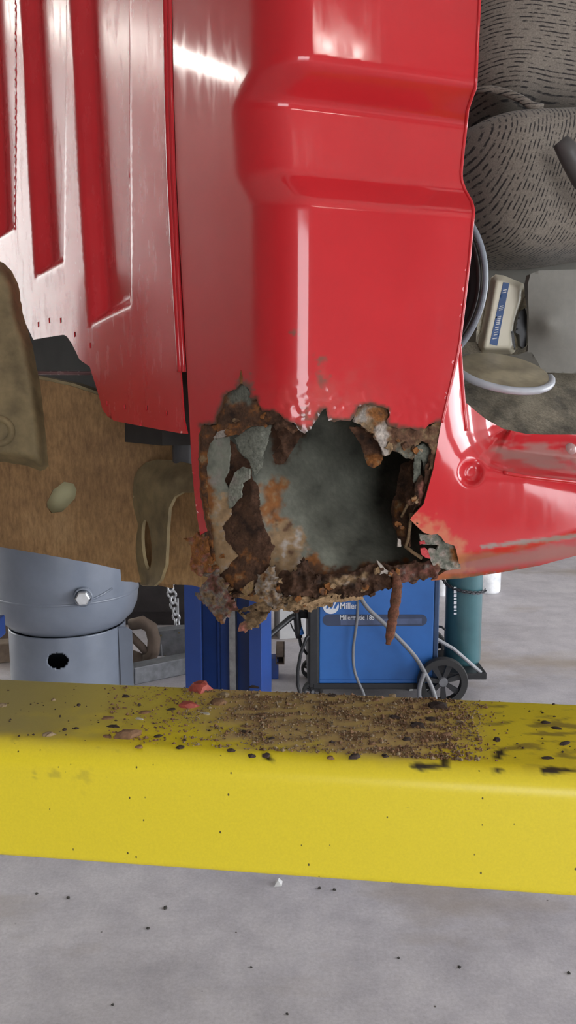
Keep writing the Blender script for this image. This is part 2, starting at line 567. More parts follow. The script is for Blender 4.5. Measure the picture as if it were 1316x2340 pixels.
truck = empty('pickup_truck', (CC[0], CC[1], 0), 0,
              'red pickup truck cab with a large rusted hole in its lower corner', 'truck')
def rel(o):      # parts are modelled in world space
    o.parent = truck; o.matrix_parent_inverse = Matrix.Translation((-CC[0], -CC[1], 0)); return o

# ---- outer skin of the cab corner
HOLE_TOP = [(457, 1222), (474, 1214), (466, 1182), (458, 1130), (453, 1068), (454, 1001), (461, 972), (493, 970), (497, 947), (508, 931),
            (511, 908), (521, 895), (539, 890), (550, 877), (565, 885), (572, 900), (573, 913), (586, 912), (591, 926), (599, 940),
            (622, 938), (638, 947), (653, 961), (671, 967), (684, 983), (697, 993), (710, 980), (723, 960), (736, 939), (744, 934),
            (751, 960), (764, 964), (777, 960), (800, 962), (813, 944), (818, 931), (834, 922), (860, 926), (888, 936), (891, 949),
            (883, 962), (886, 972), (911, 980), (937, 978), (953, 984), (973, 980), (981, 970), (994, 966), (1007, 967)]
EDGE_R = [(1041, 820), (1048, 780), (1060, 680), (1070, 590), (1076, 520), (1080, 482), (1075, 462), (1060, 435), (1052, 412), (1051, 395),
          (1056, 340), (1062, 290), (1066, 250), (1076, 220), (1084, 200), (1088, 100), (1094, -20), (1100, -160), (1106, -420)]
EDGE_L = [(374, -420), (386, -160), (394, 0), (397, 200), (403, 400), (415, 640), (427, 850), (433, 960), (437, 1050), (443, 1120), (450, 1180)]
skin_poly = EDGE_L + jagged(HOLE_TOP, 6, 2.2, 3, closed=False) + EDGE_R
rustspots = [(672, 760, 10), (733, 818, 13), (735, 868, 17), (560, 880, 20), (700, 950, 16)]
hole_line = np.array(HOLE_TOP)
def skin_col(P, W):
    c = np.tile(RED, (len(P), 1))
    d = np.full(len(P), 1e9)
    for i in range(6, len(hole_line)-1):
        a, b_ = hole_line[i], hole_line[i+1]; e = b_-a
        t = np.clip(((P-a) @ e)/(e @ e), 0, 1)
        d = np.minimum(d, np.linalg.norm(P-(a+t[:, None]*e), axis=1))
    n = np.array([fb(p[0]/30, p[1]/30, 2.2, 5) for p in P])
    n2 = np.array([fb(p[0]/9, p[1]/9, 5.2, 4) for p in P])
    # chalky pink, bubbled paint close to the rust
    zone = sstep(120, 5, d+n*50)*np.exp(-((P[:, 0]-735)/110)**2)
    c = c*(1-.45*zone[:, None])+np.array([.50, .11, .09])*.45*zone[:, None]
    e = sstep(9, 1, d+n*9)[:, None]
    c = c*(1-e)+BRN*e
    for (x, y, r) in rustspots:
        s = sstep(r, r*.3, np.hypot(P[:, 0]-x, (P[:, 1]-y)*.8)+n2*r*.9)[:, None]*.8
        c = c*(1-s)+np.array([.17, .085, .06])*s
    return c
def skin_lumpy(P):
    W = skin(P)
    dd = np.full(len(P), 1e9)
    for q in HOLE_TOP[6:]: dd = np.minimum(dd, np.hypot(P[:, 0]-q[0], P[:, 1]-q[1]))
    k = sstep(110, 10, dd)*(.35+.65*np.exp(-((P[:, 0]-735)/120)**2))
    n = np.array([fb(p[0]/16, p[1]/16, 3.3, 3) for p in P])
    d = rays(P); d /= np.linalg.norm(d, axis=1)[:, None]
    return W - d*(.0016*k*n)[:, None]
o = sheet('cab_corner_skin', skin_poly, skin_lumpy, M_PAINT, None, step=6, thick=.0022, colf=skin_col, rimcol=BRN*1.3, bstep=5)
rel(o)
# folded door-opening edge of the skin
def redcol(o, col=RED):
    me = o.data; at = me.color_attributes.new('Col', 'FLOAT_COLOR', 'POINT')
    at.data.foreach_set('color', np.tile(np.array([*col, 1], np.float32), len(me.vertices))); return o
er = jagged([(1007, 966)]+EDGE_R, 8, 0, closed=False)
pts = skin([(x+2.0, y) for x, y in er])
rel(redcol(MB().tube([tuple(p+np.array([0, .0004, 0])) for p in pts], .0024, 8).build('folded_edge', M_PAINT, smooth=True)))

# ---- ribbed back panel
def tz(P):
    W = rear(P); return np.stack([(W[:, :2]-CC) @ Rd, W[:, 2]], 1)
ribs_px = [[(132, -500), (160, 0), (180, 400), (203, 752), (300, 704), (298, 400), (296, 0), (284, -500)],
           [(16, -500), (46, 0), (66, 400), (80, 640), (146, 604), (148, 400), (152, 0), (128, -500)],
           [(-75, -500), (-45, 0), (-30, 300), (-20, 560), (34, 526), (36, 300), (36, 0), (6, -500)]]
ribs = [tz(r) for r in ribs_px]
def inset(poly, d):
    q = np.asarray(poly, float); n = len(q); out = []
    A = sum(q[i][0]*q[(i+1) % n][1]-q[(i+1) % n][0]*q[i][1] for i in range(n)); sg = 1 if A > 0 else -1
    for i in range(n):
        e0 = q[i]-q[i-1]; e1 = q[(i+1) % n]-q[i]
        n0 = sg*np.array([-e0[1], e0[0]])/np.linalg.norm(e0); n1 = sg*np.array([-e1[1], e1[0]])/np.linalg.norm(e1)
        b_ = n0+n1; out.append(q[i]+b_*d/max(1+n0 @ n1, .3))
    return np.array(out)
def back_surf(T):                 # T: millimetres along the wall and up
    T = np.asarray(T)/1000.
    dep = np.zeros(len(T))
    for r in ribs:
        dep = np.maximum(dep, .026*sstep(-.001, -.030, sdpoly(T, r)))
    q = CC[None]+Rd[None]*T[:, :1]-nR[None]*dep[:, None]
    return np.concatenate([q, T[:, 1:2]], 1)
back_poly = [(-260, -420), (360, -420), (372, -160), (381, 0), (385, 200), (392, 400), (402, 640), (412, 850), (420, 960), (427, 991), (410, 990), (330, 975), (262, 962), (246, 952), (234, 935), (226, 905),
             (205, 838), (182, 822), (164, 785), (153, 769), (146, 765), (130, 767), (76, 776), (40, 700), (-120, 640), (-260, 600)]
def back_col(P, W): return np.tile(RED, (len(P), 1))
# slotted drain holes along the flange are cut through
slots = [tz([(x-2.2, y-6), (x+1.8, y-7), (x+2.2, y+4), (x-1.4, y+6)])*1000. for (x, y) in ((88, 742), (113, 733), (139, 733), (171, 765), (207, 790), (245, 922), (285, 931), (335, 933), (381, 945))]
rel(sheet('cab_back_panel', tz(back_poly)*1000., back_surf, M_PAINTB, None, holes=slots, step=7, feats=[inset(r, k)*1000. for r in ribs for k in (.0, .006, .012, .018, .024, .030)], gskip=lambda G: np.any([(sdpoly(G/1000., r) > -.034) & (sdpoly(G/1000., r) < .004) for r in ribs], axis=0), thick=.0022, colf=back_col, seed=2))
# seam: rolled lip of the back panel against the corner skin
for (dx0, dx1, off, nm) in ((-12, -11, .002, 'seam_lip'), (-7, -7, .0, 'seam_bead')):
    L = jagged([(x+dx0, y) for x, y in EDGE_L[:7]], 20, 0, closed=False)
    w = rear(L, 0)
    w[:, :2] += nR[None]*off
    rel(redcol(MB().tube([tuple(p) for p in w], .0045 if nm == 'seam_lip' else .0035, 8).build(nm, M_PAINT, smooth=True), RED*.9))

# ---- door jamb and rocker
JP = [(1049, 782), (1030, 870), (1008, 966), (990, 1072), (968, 1152), (942, 1180), (937, 1187), (955, 1205), (968, 1217), (985, 1222), (999, 1220),
      (1008, 1227), (1017, 1240), (1038, 1247), (1042, 1256), (1049, 1290), (1047, 1300), (1019, 1304), (1000, 1316), (985, 1327), (1060, 1321), (1140, 1309),
      (1230, 1293), (1316, 1270), (1430, 1246), (1430, 988), (1316, 993), (1240, 993), (1200, 991), (1150, 980), (1110, 958), (1082, 935), (1064, 920), (1058, 890), (1052, 830)]
KL = np.array([(1049, 760), (1050, 800), (1054, 870), (1060, 940), (1066, 990), (1076, 1022), (1092, 1048), (1116, 1068), (1150, 1080), (1200, 1089), (1316, 1102), (1460, 1112)], float)
KA = np.array([.020, .024, .032, .036, .032, .026, .020, .013, .009, .007, .012, .018])
def kdist(P):
    """signed px distance to the shoulder line (positive towards the cab) and shoulder depth there"""
    P = np.asarray(P, float)
    best = np.full(len(P), 1e9); sg = np.ones(len(P)); dep = np.zeros(len(P))
    for i in range(len(KL)-1):
        a, b_ = KL[i], KL[i+1]; e = b_-a
        t = np.clip(((P-a) @ e)/(e @ e), 0, 1)
        d = np.linalg.norm(P-(a+t[:, None]*e), axis=1)
        m = d < best
        cr = e[0]*(P[:, 1]-a[1])-e[1]*(P[:, 0]-a[0])
        best = np.where(m, d, best); sg = np.where(m, -np.sign(cr), sg); dep = np.where(m, KA[i]*(1-t)+KA[i+1]*t, dep)
    return best*sg, dep
def jf(P):
    d, a = kdist(P)
    out = a*np.exp(-np.clip(-d, 0, None)/26.)
    di = np.clip(d, 0, None)
    inn = a + .010*sstep(0, 10, di)+.055*sstep(4, 60, di)+.012*sstep(50, 105, di)+.00012*di
    o_ = np.where(d < 0, out, inn)
    yb = np.interp(P[:, 0], [940, 985, 1060, 1140, 1230, 1316, 1430], [1335, 1327, 1321, 1309, 1293, 1270, 1246])
    db = np.clip(yb-P[:, 1], 0, None)
    o_ = o_+.050*(1-sstep(-8, 66, db))**1.3
    r = np.hypot((P[:, 0]-1076)*1.08, P[:, 1]-1080)
    return o_+.012*sstep(36, 12, r)
def side_surf(P):
    base = side_flat(P)
    return UA(P, base[:, 1]+.004+jf(P))
def jamb_col(P, W):
    c = np.tile(RED, (len(P), 1))
    n = np.array([fb(p[0]/60, p[1]/16, 8.2, 5) for p in P])
    n2 = np.array([fb(p[0]/18, p[1]/18, 3.2, 5) for p in P])
    sill = sdpoly(P, [(1120, 1012), (1200, 1020), (1440, 1018), (1440, 1075), (1250, 1068), (1150, 1050)])
    m = sstep(14, -14, sill+n*28)[:, None]*.75
    c = c*(1-m)+np.array([.36, .22, .19])*m
    # rubbed strip with bare grey line near the bottom
    t = (P[:, 0]-1100)/216.
    yl = 1250-25*t
    m = (sstep(7, 2, np.abs(P[:, 1]-yl)+n2*3)*(P[:, 0] > 1098))[:, None]*.85
    c = c*(1-m)+np.array([.27, .27, .24])*m
    m = (sstep(4, 24, P[:, 1]-yl+n*16)*sstep(60, 40, P[:, 1]-yl)*sstep(1000, 1080, P[:, 0]))[:, None]*.7
    c = c*(1-m)+np.array([.36, .16, .13])*m
    m = sstep(50, 72, P[:, 1]-yl+n2*10)[:, None]
    c = c*(1-m)+np.array([.17, .11, .08])*m
    # orange rust creeping at the hole
    d = sdpoly(P, c8([(680, 1330), (760, 1420), (960, 1490), (1040, 1580), (1130, 1610), (1190, 1830), (900, 1930), (700, 1700)]))
    m = sstep(34, 2, d+n2*26)[:, None]*.75
    c = c*(1-m)+np.array([.55, .20, .10])*m
    return c
rel(sheet('rocker_and_door_jamb', JP, side_surf, M_PAINT, None, step=5, thick=.0025, colf=jamb_col, rimcol=BRN*1.5, jag=0))
# raised weld-flange edges that catch the light
for pl in ([(1049, 786), (1053, 850), (1059, 925), (1065, 985)],):
    q = jagged(pl, 8, 0, closed=False)
    w = side_surf(np.array(q))
    rel(redcol(MB().tube([tuple(p) for p in w], .0032, 8).build('jamb_edge', M_PAINT, smooth=True)))
w = side_surf(np.array(jagged([(1150, 1080), (1200, 1089), (1316, 1102), (1420, 1109)], 12, 0, closed=False)))
rel(redcol(MB().tube([tuple(p) for p in w], .0028, 8).build('sill_edge', M_PAINT, smooth=True)))
wp = side_surf(np.array([(1303, 1027)]))[0]
rel(redcol(MB().lathe([(0, .006), (.006, .005), (.009, 0)], 14, Matrix.Translation(Vector(wp))@Matrix.Rotation(PI/2, 4, 'X')).build('sill_screw', M_PAINT, smooth=True), (.5, .3, .28)))

# ================================================================== inside the hole
PRIMERC = pal([GRN*.55, GRN*.85, GRN, GRN*1.25], 3, 60.)
RUSTC = pal([DKB, BRN, BRN*1.3, ORG, TAN], 5, 24.)
RUSTD = pal([DKB, BRN*.8, BRN, BRN*1.6], 6, 22.)
RUSTO = pal([BRN, ORG*.8, ORG, TAN], 7, 20.)
RUSTT = pal([BRN*1.3, TAN*.8, TAN, PAL], 8, 20.)
inner_f = [(430, 868, .01), (430, 930, .03), (470, 1000, .024), (470, 1150, .024), (480, 1300, .02), (560, 868, .01), (560, 960, .10), (560, 1100, .075), (560, 1250, .055), (540, 1350, .03),
           (740, 868, .01), (620, 960, .17), (640, 1100, .13), (620, 1250, .080), (620, 1350, .035), (720, 940, .25), (740, 1050, .21), (740, 1180, .15), (740, 1270, .085), (730, 1320, .045), (730, 1360, .03),
           (870, 868, .01), (860, 940, .30), (870, 1050, .27), (870, 1180, .20), (870, 1260, .12), (860, 1320, .05), (950, 940, .32), (955, 1050, .32), (955, 1180, .26), (955, 1260, .16), (950, 1320, .05),
           (1000, 868, .01), (1012, 930, .02), (1024, 1000, .02), (1030, 1100, .02), (1040, 1200, .02), (1045, 1260, .02), (1040, 1310, .02)]
inner_poly = [(446, 868), (1000, 868), (1012, 930), (1024, 1000), (1030, 1100), (1040, 1200), (1046, 1280), (985, 1316), (900, 1330), (760, 1350), (640, 1362), (560, 1352), (500, 1330), (470, 1250), (456, 1100), (450, 960)]
icol = blend(PRIMERC, [
    (c1([(370, 560), (410, 540), (480, 545), (470, 640), (490, 720), (440, 760), (380, 700)]), RUSTO, 12, 26),
    (c1([(430, 750), (500, 735), (560, 760), (590, 860), (620, 900), (650, 960), (600, 1010), (430, 1010), (400, 860)]), RUSTT, 10, 34),
    (c1([(560, 860), (610, 850), (640, 930), (600, 960)]), RUSTO, 10, 20),
    (c1([(420, 270), (560, 280), (560, 340), (500, 440), (430, 470), (440, 380)]), RUSTD, 10, 24),
    (c1([(600, 930), (800, 945), (900, 900), (1100, 890), (1100, 1000), (600, 1050)]), RUSTC, 8, 24)], 2)
holep = empty('rusted_hole', (0, 0, 0)); rel(holep)
tag(holep, 'torn rusted-out cavity with grey primed inner panel')
def sub(o): o.parent = holep; return o
def flake(name, poly, surf, colf, step=4, jag=2.5, thick=.0022, amp=.0025, nsc=22., seed=0, mat=None):
    return sub(sheet(name, poly, surf, mat or M_RUST, None, step=step, jag=jag, thick=thick, colf=colf, amp=amp, nsc=nsc, seed=seed, bstep=3))
sub(sheet('inner_panel', inner_poly, behind(inner_f), M_PRIMER, None, step=5, thick=.0025, colf=icol, amp=.0012, nsc=60., seed=4))
# rolled inner flange on the left, primer above, bare tan below
flange = c1([(160, 345), (235, 338), (243, 420), (232, 500), (214, 540), (236, 575), (240, 640), (246, 690), (206, 742), (250, 840), (275, 872), (240, 908), (200, 952), (176, 905), (156, 790), (146, 600), (140, 450), (148, 380)])
fcol = blend(pal([GRN*.8, GRN*1.2, PAL*.62], 9, 30.), [(c1([(120, 640), (300, 620), (300, 1000), (120, 1000)]), pal([TAN*.75, TAN, TAN*1.2, PAL*.8], 4, 18.), 14, 40),
             (c1([(130, 520), (160, 520), (170, 800), (150, 800)]), RUSTO, 6, 12)], 5)
flake('inner_flange', flange, behind([(462, 1000, .010), (462, 1250, .012), (480, 1000, .006), (482, 1150, .005), (490, 1290, .008), (524, 1000, .024), (520, 1150, .022), (540, 1270, .022), (500, 1100, .008)]), fcol, amp=.001, seed=11, jag=1.5, mat=M_PRIMER)
# edge of the skin eaten back to brown metal along the left
flake('rust_scale', c1([(104, 300), (150, 292), (185, 292), (172, 345), (150, 372), (140, 440), (142, 560), (150, 700), (160, 800), (176, 900), (150, 905), (128, 700), (112, 590), (102, 470)]), behind_c(.005), RUSTC, seed=12, amp=.002)
plate_b = c1([(232, 350), (262, 378), (290, 430), (330, 460), (342, 530), (372, 570), (372, 660), (400, 760), (440, 830), (405, 930), (372, 990), (345, 1052), (205, 1030), (176, 930), (255, 868), (200, 742), (240, 690), (236, 560), (214, 530), (228, 440)])
pcol = blend(pal([DKB, BRN*.8, BRN, BRN*1.25], 14, 26.), [(c1([(190, 880), (300, 860), (380, 900), (360, 1060), (190, 1050)]), RUSTC, 16, 40)], 6)
flake('rust_plate', plate_b, behind([(510, 1000, .020), (500, 1150, .018), (500, 1320, .016), (560, 1040, .044), (575, 1150, .044), (600, 1260, .040), (580, 1340, .022), (545, 1200, .030)]), pcol, amp=.004, nsc=30., seed=15)
flake('peeling_primer', c1([(240, 662), (234, 600), (246, 540), (266, 500), (300, 478), (330, 490), (326, 530), (296, 552), (290, 612), (268, 636)]), behind([(520, 1080, .016), (560, 1080, .026), (530, 1150, .020), (540, 1110, .014)]), pal([GRN*.9, GRN*1.3, PAL*.6], 6, 30), amp=.0015, seed=16, jag=2)
flake('peeling_primer', c1([(262, 350), (340, 300), (430, 290), (400, 400), (380, 480), (355, 520), (335, 480), (320, 440), (285, 410)]), behind([(540, 1000, .034), (610, 970, .05), (590, 1080, .05)]), pal([GRN*.8, GRN, GRN*1.2], 3, 40), amp=.002, seed=17, jag=3)
# crust left of the top edge
top_l = c1([(186, 318), (186, 262), (196, 238), (214, 168), (240, 142), (290, 100), (336, 150), (372, 200), (440, 222), (505, 278), (545, 312), (520, 330), (478, 300), (440, 286), (382, 300), (340, 294), (302, 312), (290, 330), (250, 336), (232, 348), (205, 340), (176, 352)])
tcol = blend(RUSTC, [(c1([(240, 120), (340, 110), (330, 180), (290, 215), (245, 190)]), pal([GRN*.5, GRN*.8, GRN*.9], 3, 20), 10, 20),
                     (c1([(370, 200), (520, 250), (540, 330), (400, 320)]), RUSTD, 10, 20)], 8)
flake('rust_crust', top_l, behind_c(.0045), tcol, seed=18, amp=.003, thick=.003)
flake('pale_scale', c1([(168, 350), (188, 324), (240, 306), (236, 335), (212, 345), (182, 353)]), behind_c(.001), pal([PAL*.6, PAL*.9, PAL], 4), seed=19, jag=1.5)
flake('rust_tongue', c1([(290, 50), (297, 75), (300, 110), (286, 112), (284, 80)]), behind_c(-.0008), RUSTO, seed=20, thick=.001, jag=1, amp=.0003)
flake('torn_layer', c1([(430, 285), (520, 290), (560, 330), (545, 360), (520, 400), (480, 462), (444, 470), (430, 425), (470, 370)]), behind([(620, 970, .05), (690, 990, .055), (640, 1060, .075)]), RUSTD, seed=21, amp=.006)
# crust right of the top edge
top_r = c1([(786, 276), (798, 232), (840, 188), (955, 212), (960, 262), (946, 286), (1000, 300), (1060, 308), (1120, 298), (1180, 268), (1172, 335), (1152, 430), (1140, 490), (1124, 490), (1134, 402), (1120, 374), (1090, 366), (1066, 386), (1056, 440), (1022, 442), (988, 416), (960, 405), (946, 430), (926, 432), (910, 396), (892, 362), (880, 332), (840, 308)])
rcol = blend(pal([BRN, BRN*1.6, TAN*.6, ORG*.9], 12, 22.), [
    (c1([(800, 240), (840, 200), (900, 210), (880, 260), (840, 300), (790, 280)]), pal([GRN*.7, PAL*.7, TAN], 4, 16), 10, 16),
    (c1([(850, 215), (945, 220), (940, 260), (880, 290)]), RUSTO, 8, 16),
    (c1([(868, 292), (925, 285), (945, 340), (940, 430), (920, 430), (890, 350)]), pal([PAL*.6, PAL, PAL*1.3], 4, 10), 6, 10),
    (c1([(960, 380), (1060, 400), (1060, 445), (980, 440)]), pal([TAN*.5, GRN*.7, TAN], 3, 16), 8, 12)], 9)
flake('rust_crust', top_r, behind_c(.0045), rcol, seed=22, amp=.004, thick=.0035)
flake('hanging_scale', c1([(770, 300), (840, 300), (880, 340), (905, 380), (922, 440), (906, 466), (876, 486), (850, 470), (838, 430), (820, 380)]), behind([(800, 980, .03), (830, 1000, .035), (850, 1065, .028), (870, 1040, .018)]), blend(RUSTD, [(c1([(838, 425), (925, 425), (925, 500), (838, 500)]), RUSTO, 8, 12)]), seed=23, amp=.004)
# ragged layers down the right side
flake('peeling_primer', c1([(1058, 392), (1100, 378), (1132, 400), (1126, 452), (1112, 505), (1098, 480), (1090, 440), (1084, 560), (1060, 570), (1054, 470)]), behind([(950, 1020, .020), (980, 1020, .016), (955, 1110, .026), (975, 1070, .020)]), pal([GRN*.6, GRN, GRN*1.3], 3, 18), seed=24)
flake('rust_layer', c1([(998, 470), (1052, 440), (1062, 560), (1064, 640), (1044, 684), (1034, 780), (1032, 832), (1012, 830), (984, 800), (960, 722), (950, 662), (974, 600), (986, 530)]), behind([(920, 1060, .075), (945, 1060, .038), (895, 1165, .07), (930, 1165, .030), (925, 1245, .030), (910, 1230, .05)]), blend(RUSTD, [(c1([(975, 640), (1005, 640), (1010, 780), (985, 780)]), RUSTC, 8, 14)]), seed=25, amp=.006, nsc=16)
flake('rust_layer', c1([(1060, 556), (1086, 515), (1112, 530), (1118, 590), (1100, 645), (1072, 668), (1046, 690), (1056, 622)]), behind([(950, 1110, .018), (978, 1110, .010), (945, 1175, .014)]), blend(RUSTD, [(c1([(1080, 560), (1100, 540), (1095, 620), (1080, 640)]), const(PNK), 5, 6)]), seed=26, amp=.003)
flake('rust_layer', c1([(1108, 470), (1142, 450), (1128, 560), (1112, 640), (1088, 670), (1100, 600)]), behind_c(.008), RUSTD, seed=27, amp=.003)
flake('pale_scale', c1([(985, 795), (998, 800), (1000, 830), (984, 832)]), behind_c(.022), const(PAL), seed=28, jag=1)
for pl, rr in (([(1016, 828, .022), (1050, 855, .018), (1092, 882, .012)], .0026), ([(1044, 684, .012), (1038, 740, .016), (1030, 800, .02), (1018, 832, .022)], .0022), ([(1000, 700, .03), (1020, 660, .024), (1030, 640, .02)], .0018)):
    q = c1([(a, b_) for a, b_, _ in pl])
    w = UA(q, skinY(np.array(q))+np.array([k for _, _, k in pl]))
    o_ = sub(redcol(MB().tube([tuple(p) for p in w], rr, 6).build('rust_sliver', M_RUST, smooth=True), TAN*.7))
# torn bare metal at the lower right
flake('torn_metal', c8([(778, 1490), (850, 1500), (960, 1485), (1005, 1520), (1045, 1578), (1135, 1608), (1184, 1790), (1196, 1840), (1050, 1858), (920, 1804), (890, 1740), (850, 1700), (880, 1640), (955, 1655), (975, 1605), (910, 1600), (840, 1600), (800, 1590)]), behind([(960, 1225, .006), (1010, 1230, .004), (1045, 1260, .002), (1050, 1300, .010), (990, 1290, .010)]), blend(pal([GRN*.6, GRN, PAL*.7, TAN], 6, 14), [(c8([(1080, 1620), (1140, 1640), (1170, 1780), (1100, 1740)]), RUSTO, 6, 8)]), seed=29, amp=.002, step=3, jag=1.5)
flake('paint_scrap', c8([(795, 1640), (840, 1632), (870, 1670), (895, 1740), (850, 1735), (800, 1700)]), behind_c(.004), const(RED*.95+.06), seed=30, jag=1, amp=.001)
flake('paint_scrap', c8([(782, 1570), (835, 1560), (845, 1590), (790, 1600)]), behind_c(.004), const(RED*.95+.06), seed=31, jag=1, amp=.001)
# ragged bottom
lip = c1([(610, 965), (700, 950), (790, 942), (850, 915), (890, 903), (960, 915), (1050, 905), (1150, 888), (1176, 930), (1150, 962), (1000, 992), (960, 1004), (830, 1052), (690, 1048), (640, 1010)])
lcol = blend(RUSTD, [(c1([(640, 985), (760, 960), (850, 950), (830, 975), (700, 1005), (650, 1005)]), pal([TAN*.7, TAN, PAL*.8], 4, 14), 7, 10),
                     (c1([(1000, 930), (1160, 900), (1180, 940), (1000, 990)]), pal([BRN*1.6, PNK*.5, PAL*.4], 4, 14), 10, 16)], 3)
flake('bottom_lip', lip, behind([(720, 1315, .020), (720, 1355, .004), (860, 1290, .024), (860, 1345, .003), (980, 1285, .016), (980, 1330, .004), (840, 1320, .008)]), lcol, seed=32, amp=.009, nsc=18, thick=.004)
flake('bottom_lip', c1([(560, 1085), (640, 1060), (700, 1040), (760, 1045), (830, 1050), (835, 1062), (760, 1072), (660, 1080), (610, 1102), (540, 1110)]), behind_c(.0), pal([TAN*.7, TAN, TAN*1.25], 4, 12), seed=33, amp=.003, thick=.004)
flake('rust_scale', c7([(100, 405), (150, 388), (180, 345), (215, 400), (272, 385), (288, 500), (312, 600), (338, 660), (300, 694), (240, 692), (190, 714), (140, 674), (120, 620), (142, 540), (128, 480)]), behind([(430, 1230, .006), (475, 1230, .002), (450, 1310, .0), (450, 1270, -.006)]), pal([BRN*1.2, ORG*.9, ORG*1.1, PNK*.7, TAN*.8], 5, 12), seed=34, amp=.011, nsc=17, thick=.006)
flake('rust_scale', c7([(240, 690), (332, 650), (344, 720), (420, 800), (452, 880), (482, 960), (502, 1000), (440, 1042), (400, 1090), (350, 1082), (320, 1040), (270, 980), (240, 940), (190, 905), (166, 876), (212, 880), (194, 830), (240, 780), (270, 740)]), behind([(470, 1310, .004), (455, 1360, -.002), (500, 1350, -.008), (530, 1395, .002), (500, 1415, .004)]), blend(pal([BRN*1.3, PNK*.5, PAL*.45, TAN*.9, BRN], 5, 12), [(c7([(320, 1020), (400, 1040), (390, 1090), (330, 1080)]), RUSTO, 5, 8)]), seed=35, amp=.013, nsc=18, thick=.005)
flake('rust_scale', c7([(500, 998), (560, 1042), (640, 1020), (700, 1004), (772, 1012), (762, 1080), (690, 1132), (650, 1152), (580, 1172), (524, 1180), (540, 1120), (592, 1090), (548, 1050)]), behind([(540, 1395, .006), (600, 1400, .004), (560, 1440, .0), (580, 1415, -.004)]), blend(pal([BRN, TAN*.6, TAN*.9, BRN*1.5], 5, 10), [(c7([(524, 1180), (540, 1120), (600, 1110), (600, 1170)]), const(PNK), 5, 8)]), seed=36, amp=.010, nsc=16, thick=.004)
flake('rust_scale', c7([(660, 830), (690, 722), (740, 690), (790, 640), (832, 640), (842, 700), (836, 770), (872, 830), (898, 880), (892, 930), (934, 985), (860, 972), (800, 962), (740, 922), (690, 882)]), behind([(590, 1330, .016), (625, 1300, .020), (600, 1360, .004), (640, 1375, .004), (615, 1345, -.002)]), pal([BRN*1.2, TAN*.9, PAL*.8, TAN, ORG*.8], 5, 13), seed=37, amp=.011, nsc=18, thick=.005)
flake('rust_scale', c7([(856, 780), (900, 708), (1000, 680), (1030, 620), (1090, 580), (1118, 600), (1112, 660), (1170, 700), (1212, 800), (1228, 906), (1130, 884), (1000, 884), (930, 882), (888, 850)]), behind([(645, 1330, .020), (690, 1290, .026), (730, 1340, .016), (680, 1340, .004), (720, 1365, .006)]), RUSTD, seed=38, amp=.011, nsc=20, thick=.005)
flake('rust_scale', c7([(520, 1000), (640, 958), (700, 930), (770, 930), (850, 965), (900, 890), (1000, 880), (1140, 888), (1230, 908), (1316, 915), (1316, 955), (1190, 965), (1140, 1000), (1020, 992), (850, 992), (760, 1012), (640, 1010)]), behind([(560, 1390, .010), (640, 1375, .008), (740, 1375, .006), (680, 1380, .0)]), pal([BRN, TAN*.6, TAN, TAN*1.2, BRN*1.4], 5, 9), seed=39, amp=.005, nsc=9, thick=.004)
flake('pale_scale', c7([(496, 872), (540, 830), (590, 800), (620, 768), (652, 756), (644, 830), (604, 884), (540, 895)]), behind_c(.020), pal([TAN*.8, TAN*1.2, np.array([.42, .28, .08])], 4, 12), seed=40, amp=.002)
flake('rust_scale', c1([(560, 925), (585, 890), (590, 920), (640, 960), (650, 1000), (690, 1040), (640, 1050), (560, 1040)]), behind_c(.028), RUSTD, seed=41, amp=.006, nsc=14)
flake('pale_scale', c1([(890, 888), (903, 900), (930, 930), (975, 955), (950, 962), (925, 948), (905, 955), (915, 935)]), behind_c(.0), pal([PAL*.6, PAL*.9, PAL*1.1], 4, 8), seed=42, jag=1, amp=.001)
random.seed(3)
for k in range(46):       # loose scabs along the torn edges
    ln = [c1([(150, 900)]), c1([(260, 1030)]), c1([(420, 1010)]), c1([(520, 1080)]), c1([(680, 1010)]), c1([(800, 1000)]), c1([(930, 950)]), c1([(1040, 760)]), c1([(1080, 640)]), c1([(1090, 420)]), c1([(960, 390)]), c1([(420, 280)]), c1([(240, 300)])][k % 13][0]
    x = ln[0]+random.uniform(-30, 30); y = ln[1]+random.uniform(-16, 16); r = random.uniform(4, 10)
    pg = [(x+r*random.uniform(.5, 1.2)*math.cos(a), y+r*random.uniform(.5, 1.2)*math.sin(a)) for a in np.linspace(0, 2*PI, 7, endpoint=False)]
    flake('rust_scab', pg, behind_c(random.uniform(-.003, .004)), [RUSTC, RUSTD, RUSTT, RUSTO][k % 4], step=3.5, jag=2, seed=50+k, amp=.003, nsc=8, thick=.003)
# bent rusty strip hanging like a nail
nl = c1([(955, 935), (975, 965), (982, 990), (980, 1030), (972, 1090), (962, 1150), (952, 1210), (942, 1262)])
w = UA(nl, skinY(np.array(nl))+np.array([.006, .0, -.004, -.006, -.006, -.005, -.004, -.003]))
wv = [Vector(p) for p in w]; nn = 40; path = []; rad = []
for i in range(nn+1):
    t = i/nn*(len(wv)-1); k = min(int(t), len(wv)-2); u = t-k
    path.append(wv[k].lerp(wv[k+1], u)+Vector((.0007*fb(i*.35, 1.), .0007*fb(i*.35, 5.), 0)))
    rad.append(float(np.interp(t, range(8), [.003, .0045, .0062, .0064, .0066, .0064, .006, .0035]))*(1+.28*fb(i*.4, 9.)))
hs = MB().tube(path, rad, 10).build('hanging_strip', M_RUST, smooth=True)
me = hs.data; at = me.color_attributes.new('Col', 'FLOAT_COLOR', 'POINT')
vc = np.ones((len(me.vertices), 4), np.float32)
for i, v in enumerate(me.vertices):
    t = min(max(.5+.8*fb(v.co.x*160, v.co.z*160, v.co.y*160, 4), 0), 1); vc[i, :3] = BRN*1.1*(1-t)+np.array([.22, .085, .05])*t
at.data.foreach_set('color', vc.ravel()); sub(hs)

